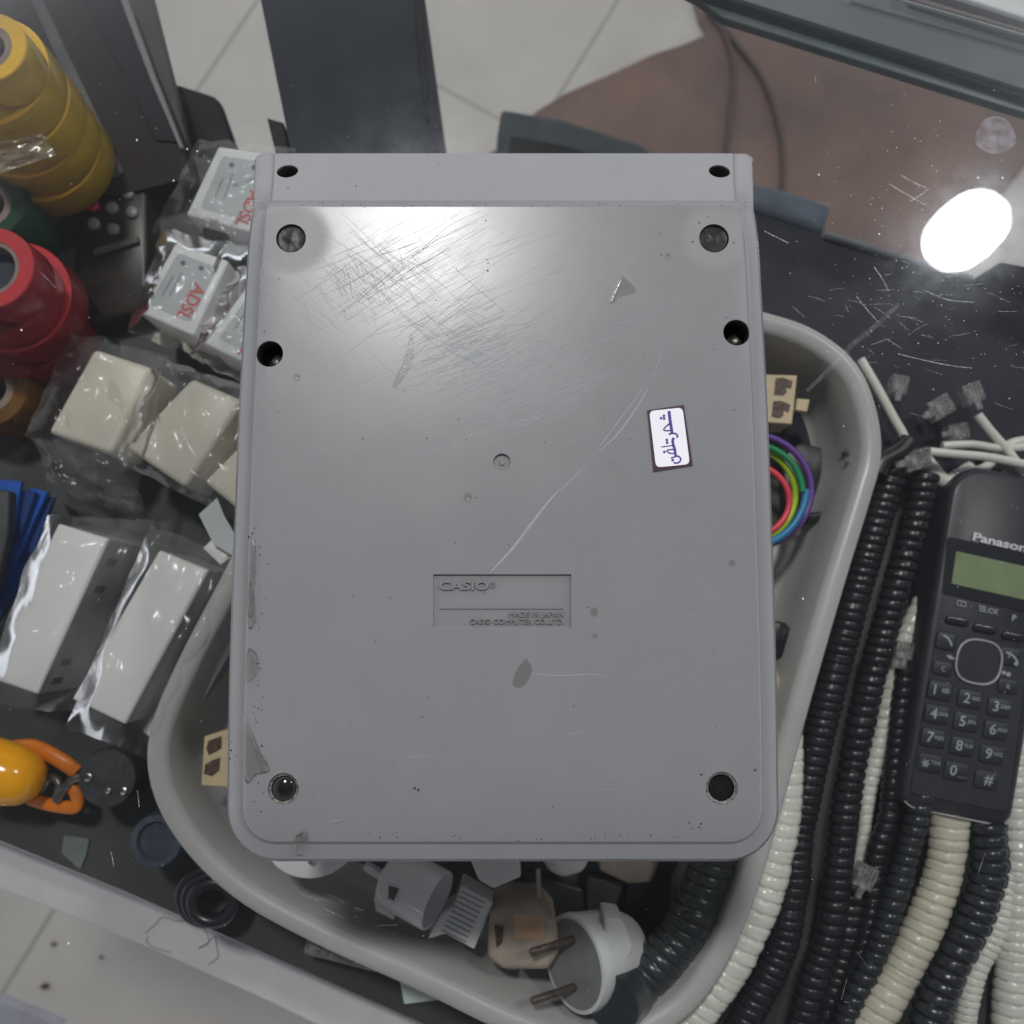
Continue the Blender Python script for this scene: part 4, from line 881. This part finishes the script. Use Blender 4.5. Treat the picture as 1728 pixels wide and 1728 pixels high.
# holes and feet
for (p, r) in sp:
    bm = B(); lathe(bm, p, [(r*.985, p.z-.0007), (r*.97, p.z-.0092), (.0004, p.z-.0092)], 40, cap0=False, cap1=True); h = obj('screw_hole', bm, M['hole'], calc, 40)
    bm = B(); lathe(bm, (p.x+.0006, p.y), [(r*.72, p.z-.0091), (r*.7, p.z-.0078), (r*.4, p.z-.0070), (r*.15, p.z-.0074)], 20); obj('screw', bm, mat('dark_screw', (.10, .097, .09), .35, .4, 900, metal=.6) if 'dark_screw' not in bpy.data.materials else bpy.data.materials['dark_screw'], h, 40)
for (p, r) in lp:
    s1 = Vector((1, 0, 0)); s2 = sn.cross(s1).normalized()
    def rr_(d, q): return [p+sn*d+(s1*math.cos(2*math.pi*k/36)+s2*math.sin(2*math.pi*k/36))*q for k in range(36)]
    bm = B(); loft(bm, [rr_(-.0005, r*.985), rr_(-.0068, r*.97), rr_(-.0068, .0003)], False, True); h = obj('screw_hole', bm, M['hole'], calc, 40)
    bm = B(); q0 = p-sn*.0067; cyl(bm, q0, q0+sn*.0022, r*.6, r*.5, 20, bev=.0003); cyl(bm, q0+sn*.0021, q0+sn*.0030, r*.18, r*.16, 8); obj('screw', bm, M['steel'], h, 40)
fm = ['tar2', 'tar2', 'bead', 'bead']
for i, (p, r) in enumerate(fp):
    bm = B(); prof = [(r*.99, p.z-.0002), (r*.95, p.z-.0001), (r*.9, p.z-.0008), (r*.6, p.z-.0010), (r*.3, p.z-.0008), (.0003, p.z-.0007)] if i < 2 else [(r*.98, p.z-.0006), (r*.82, p.z-.0008), (r*.80, p.z-.0006), (r*.62, p.z-.0001), (r*.3, p.z+.0004), (.0003, p.z+.0005)] if i == 2 else [(r*.98, p.z-.0005), (r*.82, p.z-.0008), (r*.78, p.z-.0022), (r*.5, p.z-.0023), (r*.25, p.z-.0021), (.0003, p.z-.0023)]
    R_ = 44
    loft(bm, [[(p.x+math.cos(2*math.pi*k/R_)*q, p.y+math.sin(2*math.pi*k/R_)*q, z+((.00010 if i < 2 else 0)*noise.noise(Vector((math.cos(2*math.pi*k/R_)*q*900, math.sin(2*math.pi*k/R_)*q*900, i))) if .2 < q/r < .97 else 0)) for k in range(R_)] for q, z in prof], False, True)
    if i >= 2:
        for f in bm.faces:
            c = f.calc_center_median(); f.material_index = 1 if (Vector((c.x, c.y))-Vector((p.x, p.y))).length > r*.805 else 0
    o = obj('foot_recess', bm, [M[fm[i]], mat('old_glue', (.16, .15, .135), .3, .4, 900, .5, 1200) if 'old_glue' not in bpy.data.materials else bpy.data.materials['old_glue']], calc, 60)
    o['label'] = ['foot recess filled with wrinkled grey adhesive, upper left', 'foot recess filled with torn grey adhesive, upper right', 'foot recess with a glossy black bead, lower left', 'open black foot recess, lower right'][i]
# dimple centre pip
p = surfpoint(847, 781); bm = B(); lathe(bm, p, [(.0009, Z0-.0011), (.0006, Z0-.0008), (.0003, Z0-.0007)], 16, cap0=False); obj('dimple_pip', bm, M['grey'], calc)
# maker's plate lettering in the recess
bm = B(); zr = Z0-RD
text(bm, 'CASIO', (741, 995), (1, 0), 14, zr, width=84, bold=.03, raise_=.0007)
text(bm, '®', (826, 993), (1, 0), 10, zr, raise_=.0003)
text(bm, 'MADE IN JAPAN', (859, 1041), (1, 0), 8.5, zr, width=92, raise_=.0006)
text(bm, 'CASIO COMPUTER CO.,LTD.', (793, 1053), (1, 0), 8.5, zr, width=158, raise_=.0006)
loft(bm, [[P(x, y, zr) for x, y in ((742, 1025), (951, 1025), (951, 1028), (742, 1028))], [P(x, y, zr+.0004) for x, y in ((742, 1025.6), (951, 1025.6), (951, 1027.4), (742, 1027.4))]])
lt = obj('raised_lettering', bm, M['grey_dark'], calc)  # letters coloured darker than the shell, shading painted in for contrast
# sticker
def zx(X, Y): return (1060+X/10.8, 660+Y/10.8)
t = thing('price_sticker', 'small white sticker with blue handwritten script and a dark purple border on the calculator back', 'sticker', surfpoint(1131, 740))
bm = B(); flat(bm, [zx(345, 350), zx(1015, 250), zx(1180, 1360), zx(460, 1475)], Z0+.00025, th=.00022); bd = obj('purple_backing', bm, M['purple'], t)
bm = B(); flat(bm, [zx(385, 362), zx(992, 298), zx(1124, 1330), zx(508, 1392)], Z0+.00034, r=9, n=6); wf_ = obj('white_face', bm, M['paper'], t)
bm = B(); z = Z0+.00040
def S_(pts, w): c = cat2([zx(*p) for p in pts]); stroke(bm, c, w/10.8, z)
S_([(745, 362), (760, 500), (782, 640), (800, 765)], 54); S_([(750, 600), (690, 645), (648, 702), (700, 722), (765, 715)], 24); S_([(700, 640), (740, 600), (765, 600)], 24); S_([(805, 750), (785, 772), (740, 790)], 30)
S_([(800, 768), (860, 775), (898, 808), (890, 850)], 32); S_([(830, 850), (812, 905), (825, 985), (850, 1060), (858, 1130), (870, 1190)], 50); S_([(605, 1018), (720, 1002), (830, 990)], 20)
S_([(845, 1062), (760, 1066), (706, 1085), (745, 1125), (800, 1137), (845, 1130)], 24); S_([(870, 1180), (830, 1205), (780, 1217)], 26); S_([(862, 1185), (920, 1190), (958, 1235), (935, 1290), (880, 1312), (828, 1300)], 30)
for X, Y in ((652, 450), (600, 492), (655, 500), (705, 890), (712, 940), (660, 1108), (812, 1257)): a = zx(X, Y); disc(bm, a[0], a[1], 2.3, z, n=12)
obj('blue_script', bm, M['ink'], wf_)

# ---- wear: scratches are tiny two-sided ridges, in plastic paler and glossier than the shell
def ridge(bm, pts, w, h, z=Z0, sink=.00002):
    v = [P(x, y, z) for x, y in pts]; n = len(v); A_, B_, T_ = [], [], []
    for i, p in enumerate(v):
        t_ = (v[min(i+1, n-1)]-v[max(i-1, 0)]).normalized(); nn = Vector((-t_.y, t_.x, 0)); ww = w*(.25+.75*math.sin(math.pi*(i+.3)/(n-.4)))
        A_.append(bm.verts.new(p+nn*ww/2-Vector((0, 0, sink)))); B_.append(bm.verts.new(p-nn*ww/2-Vector((0, 0, sink)))); T_.append(bm.verts.new(p+Vector((0, 0, h))))
    for i in range(n-1):
        face(bm, (A_[i], A_[i+1], T_[i+1], T_[i])); face(bm, (T_[i], T_[i+1], B_[i+1], B_[i]))
rs = random.Random(11)
def fam(bm, n, bx, ang, da, L, bend=0, w=.00016, h=.00003):
    for _ in range(int(n*1.35)):
        cx = rs.gauss((bx[0]+bx[2])/2, (bx[2]-bx[0])/4); cy = rs.gauss((bx[1]+bx[3])/2, (bx[3]-bx[1])/4)
        a = math.radians(ang+rs.gauss(0, da)); l = L*rs.uniform(.35, 1.3); m = 6; pts = []
        for k in range(m+1):
            s_ = (k/m-.5)*l; b = bend*(s_/100)**2*10
            pts.append((cx+math.cos(a)*s_+math.sin(a)*b+rs.gauss(0, .25), cy+math.sin(a)*s_-math.cos(a)*b+rs.gauss(0, .25)))
        if min(p[1] for p in pts) < 352 or any(abs(complex(p[0]-491, p[1]-402)) < 34 for p in pts): continue
        if any(min(abs(complex(p[0]-x_, p[1]-y_)) for p in pts) < 30 for x_, y_ in ((455, 597), (1243, 561), (1205, 402), (478, 1331), (1218, 1330), (847, 780))): continue
        if 1085 < cx < 1180 and 670 < cy < 805: continue
        if 725 < cx < 970 and 960 < cy < 1065: continue
        if min(p[0] for p in pts) < 432 or max(p[0] for p in pts) > 1262: continue
        ww = w*rs.uniform(.6, 1.6); ridge(bm, pts, ww, ww*rs.choice((.03, .04, .05, .06, .09, .15, .22)))
bm = B()
fam(bm, 70, (560, 350, 860, 470), -27, 6, 130, .8)
fam(bm, 80, (570, 420, 780, 540), -34, 6, 110, .5)
fam(bm, 90, (540, 400, 720, 530), 38, 7, 70, 0)
fam(bm, 70, (540, 430, 650, 540), 66, 6, 50, 0)
fam(bm, 34, (470, 500, 550, 575), 36, 5, 46, 0)
fam(bm, 190, (680, 510, 920, 650), -26, 8, 60, .3, .00021)
fam(bm, 230, (720, 560, 1010, 720), -24, 6, 70, .4, .00020)
fam(bm, 60, (650, 480, 850, 620), 34, 8, 80, 0)
fam(bm, 80, (560, 380, 1040, 760), -30, 9, 150, .5, .00015)
fam(bm, 60, (600, 640, 900, 780), -22, 7, 80, .3, .00011, .000018)
fam(bm, 40, (430, 420, 480, 620), 68, 8, 60, 0, .0001, .00002)
fam(bm, 60, (850, 350, 1150, 700), -20, 18, 50, 0, .0001, .000015)
fam(bm, 70, (430, 600, 1260, 1380), 20, 50, 26, 0, .00009, .000012)
fam(bm, 26, (760, 990, 1240, 1380), -8, 12, 46, 0, .00009, .000012)
for pts in ([(760, 445), (800, 482), (850, 525), (872, 552)], [(600, 505), (700, 430), (760, 380), (812, 356)], [(560, 545), (640, 470), (730, 410), (830, 358)], [(672, 418), (678, 440), (684, 470)], [(560, 480), (640, 425), (700, 392), (770, 362)],
            [(575, 358), (620, 400), (680, 470), (712, 530)], [(580, 372), (640, 432), (700, 482)], [(545, 395), (620, 440), (730, 520)], [(715, 608), (718, 625), (722, 642)], [(556, 545), (578, 560)], [(690, 640), (740, 622), (800, 606)],
            [(640, 730), (700, 700), (780, 665), (860, 630), (960, 590)], [(1000, 560), (1080, 535), (1140, 520)], [(820, 798), (838, 812)], [(930, 660), (1010, 630)]):
    ridge(bm, cat2(pts), .00022, .00004)
# long gouge running down the middle right
for pts, w_, h_ in (([(1132, 565), (1118, 590), (1108, 620), (1090, 646)], .0003, .00003), ([(1092, 640), (1070, 676), (1040, 716), (1022, 740), (992, 780)], .00035, .00006), ([(996, 776), (975, 800), (946, 826), (930, 842)], .0004, .00003), ([(1098, 646), (1075, 688), (1040, 735), (1005, 768)], .0006, .00012), ([(946, 826), (930, 842), (900, 880), (870, 920), (845, 948), (826, 968)], .0010, .00016), ([(1026, 512), (1038, 486), (1050, 463)], .0004, .00008), ([(1050, 463), (1062, 470), (1074, 488)], .0004, .00006), ([(1030, 512), (1050, 495), (1070, 490)], .0003, .00003), ([(885, 1136), (940, 1140), (1000, 1138), (1030, 1144)], .0004, .00002)):
    ridge(bm, cat2(pts), w_, h_)
sbm = bm
def blob(bm, pts, h, z=None):                                 # thin bead of dried glue following the surface
    c = [Vector(p) for p in cat2(pts+[pts[0]], 5)[:-1]]; m = sum(c, Vector((0, 0)))/len(c)
    def L_(k, dz): 
        out = []
        for q in c:
            u = m+(q-m)*k; sp_ = surfpoint(u.x, u.y); out.append(sp_+Vector((0, 0, dz*(1+.5*noise.noise(Vector((u.x*.15, u.y*.15, 1)))))))
        return out
    loft(bm, [L_(1, .00005), L_(.93, h), L_(.75, h*.9), L_(.45, h*.6), L_(.1, h*.5)], False, True)
for pts, h in (([(424, 900), (432, 930), (430, 990), (428, 1030), (420, 1040), (416, 980)], .0004), ([(422, 980), (430, 1020), (430, 1050), (420, 1060), (417, 1010)], .0006), ([(420, 1092), (434, 1105), (434, 1135), (424, 1149), (414, 1146), (416, 1110)], .0007),
               ([(412, 1205), (425, 1235), (440, 1270), (455, 1300), (432, 1308), (418, 1322), (408, 1300), (408, 1250)], .0004), ([(430, 1262), (452, 1290), (440, 1300)], .0004), ([(500, 1408), (514, 1402), (520, 1412), (516, 1438), (496, 1438)], .0005),
               ([(695, 560), (699, 590), (690, 625), (668, 654), (664, 645), (680, 610)], .00012), ([(888, 1110), (898, 1130), (884, 1158), (866, 1156), (872, 1130)], .00010), ([(1050, 465), (1074, 490), (1050, 500), (1030, 512)], .0001),
               ([(785, 834), (792, 832), (796, 840), (790, 845), (784, 842)], .0003), ([(1124, 430), (1130, 428), (1131, 436), (1126, 439)], .0003), ([(1230, 946), (1238, 944), (1240, 953), (1232, 954)], .0002), ([(998, 1025), (1008, 1026), (1005, 1040), (998, 1036)], .0002), ([(1000, 1070), (1006, 1069), (1007, 1077), (1001, 1078)], .0003), ([(498, 630), (506, 634), (504, 642), (496, 640)], .0003), ([(1258, 335), (1266, 338), (1264, 350), (1258, 346)], .0005), ([(424, 338), (438, 336), (446, 342), (430, 346)], .0003)):
    bm = B(); blob(bm, pts, h); obj('dried_glue', bm, M['glue'], calc, 60)
# grime specks on the back
bm = sbm
sp_l = [(1274, 1299), (1183, 1307), (390, 1252), (388, 1280), (390, 1266), (434, 1120), (438, 1128), (700, 1330), (706, 1333), (1162, 1388), (1180, 1396), (1183, 1390), (420, 906), (426, 900), (468, 322), (486, 318), (820, 372), (821, 438), (824, 444), (823, 457), (739, 276), (601, 314), (1176, 398), (1169, 408), (1238, 410), (1180, 376), (1195, 366)]
for x, y in sp_l+[(rs.uniform(440, 1260), rs.uniform(360, 1400)) for _ in range(70)]+[(rs.gauss(436, 5), rs.uniform(880, 1380)) for _ in range(50)]+[(rs.uniform(440, 1260), rs.gauss(346, 3)) for _ in range(40)]+[(rs.uniform(480, 1240), rs.gauss(1412, 4)) for _ in range(40)]:
    r_ = rs.uniform(.5, 1.6) if (x, y) not in sp_l else rs.uniform(1.2, 2.4)
    p = surfpoint(x, y)+Vector((0, 0, .00006)); nn = 7
    if any(abs(complex(x-a, y-b)) < r+5 for a, b, r in feet+sides+slope): continue
    face(bm, [bm.verts.new(p+Vector((math.cos(2*math.pi*k/nn)*r_*KP*rs.uniform(.6, 1.3), math.sin(2*math.pi*k/nn)*r_*KP*rs.uniform(.4, 1), 0))) for k in range(nn)], 1)
obj('scratches', bm, [M['scratch'], M['grime']], calc)

# ================================================================== GLASS
gl = thing('glass_top', 'clear glass counter top, dusty and scratched, on which the calculator lies', 'glass', (0, 0, -.006))
bm = B(); loft(bm, [[(-1.2, -1.0, -.006), (1.2, -1.0, -.006), (1.2, 1.2, -.006), (-1.2, 1.2, -.006)], [(-1.2, -1.0, 0), (1.2, -1.0, 0), (1.2, 1.2, 0), (-1.2, 1.2, 0)]]); rs = random.Random(5)
def off(x, y): return not (375 < x < 1320 and 245 < y < 1455)
def speck(x, y, r):
    p = P(x, y, .00012); nn = 5; a0 = rs.random()*6
    face(bm, [bm.verts.new(p+Vector((math.cos(a0+2*math.pi*k/nn), math.sin(a0+2*math.pi*k/nn), 0))*r*.00016*rs.uniform(.5, 1.2)) for k in range(nn)], 1)
for _ in range(650):
    x, y = rs.uniform(-20, 1750), rs.uniform(-20, 1750)
    if off(x, y): speck(x, y, rs.choice((.4, .5, .6, .9)))
for _ in range(320):  # extra dust crowded round the mirrored lamp, standing in for its glow
    x, y = rs.gauss(1590, 110), rs.gauss(420, 120)
    if off(x, y): speck(x, y, rs.choice((.4, .6, .9, 1.3)))
for x, y in ((231, 236), (316, 252), (333, 255), (293, 305), (36, 557), (1650, 300), (1692, 300), (1484, 395), (1382, 295), (1355, 1010), (115, 1592)): speck(x, y, 2.6)
def gscr(pts, w=1.2): stroke(bm, cat2(pts, 4), w, .0001, 2)
for _ in range(95):
    c = rs.random()
    if c < .55: x, y, a = rs.gauss(1560, 110), rs.gauss(540, 80), math.radians(rs.gauss(12, 25))
    elif c < .75: x, y, a = rs.gauss(570, 60), rs.gauss(1540, 30), math.radians(rs.gauss(20, 15))
    else: x, y, a = rs.uniform(0, 1728), rs.uniform(0, 1728), rs.random()*3.14
    l = rs.uniform(6, 40)
    if off(x, y) and off(x+l, y) and off(x-l, y): gscr([(x-math.cos(a)*l/2, y-math.sin(a)*l/2), (x, y+rs.gauss(0, .8)), (x+math.cos(a)*l/2, y+math.sin(a)*l/2)], rs.uniform(.35, .8))
for q in ([(1475, 450), (1490, 472), (1500, 492)], [(1445, 500), (1468, 528), (1482, 543)], [(1515, 597), (1560, 608), (1605, 617), (1640, 621)], [(1560, 490), (1600, 506), (1645, 510)], [(187, 1437), (190, 1450), (192, 1463)], [(232, 1334), (235, 1362)], [(1290, 390), (1310, 400), (1330, 410)], [(1500, 310), (1530, 328), (1560, 345)], [(1520, 295), (1542, 308), (1562, 316)], [(1536, 340), (1555, 328), (1568, 318)]): gscr(q, 1.5)
c2 = cat2([(1518, 512), (1480, 548), (1440, 580), (1400, 622), (1362, 660)], 6); stroke(bm, c2, [9-abs(i-len(c2)*.45)*.2 for i in range(len(c2))], .00008, 3)
c2 = [(1680+34*math.cos(a)*(1+.1*math.sin(3*a)), 228+32*math.sin(a)) for a in [2*math.pi*i/30 for i in range(30)]]; face(bm, [bm.verts.new(P(x, y, .00008)) for x, y in c2], 4)  # faint bluish-white disc on the pane
obj('pane', bm, [M['glass'], M['dust'], M['groove'], M['smudge'], film('bluish_spot', (.97, .97, .97), .0, .35, .13, .5, 500, 1.3, (.7, .72, .82))], gl)
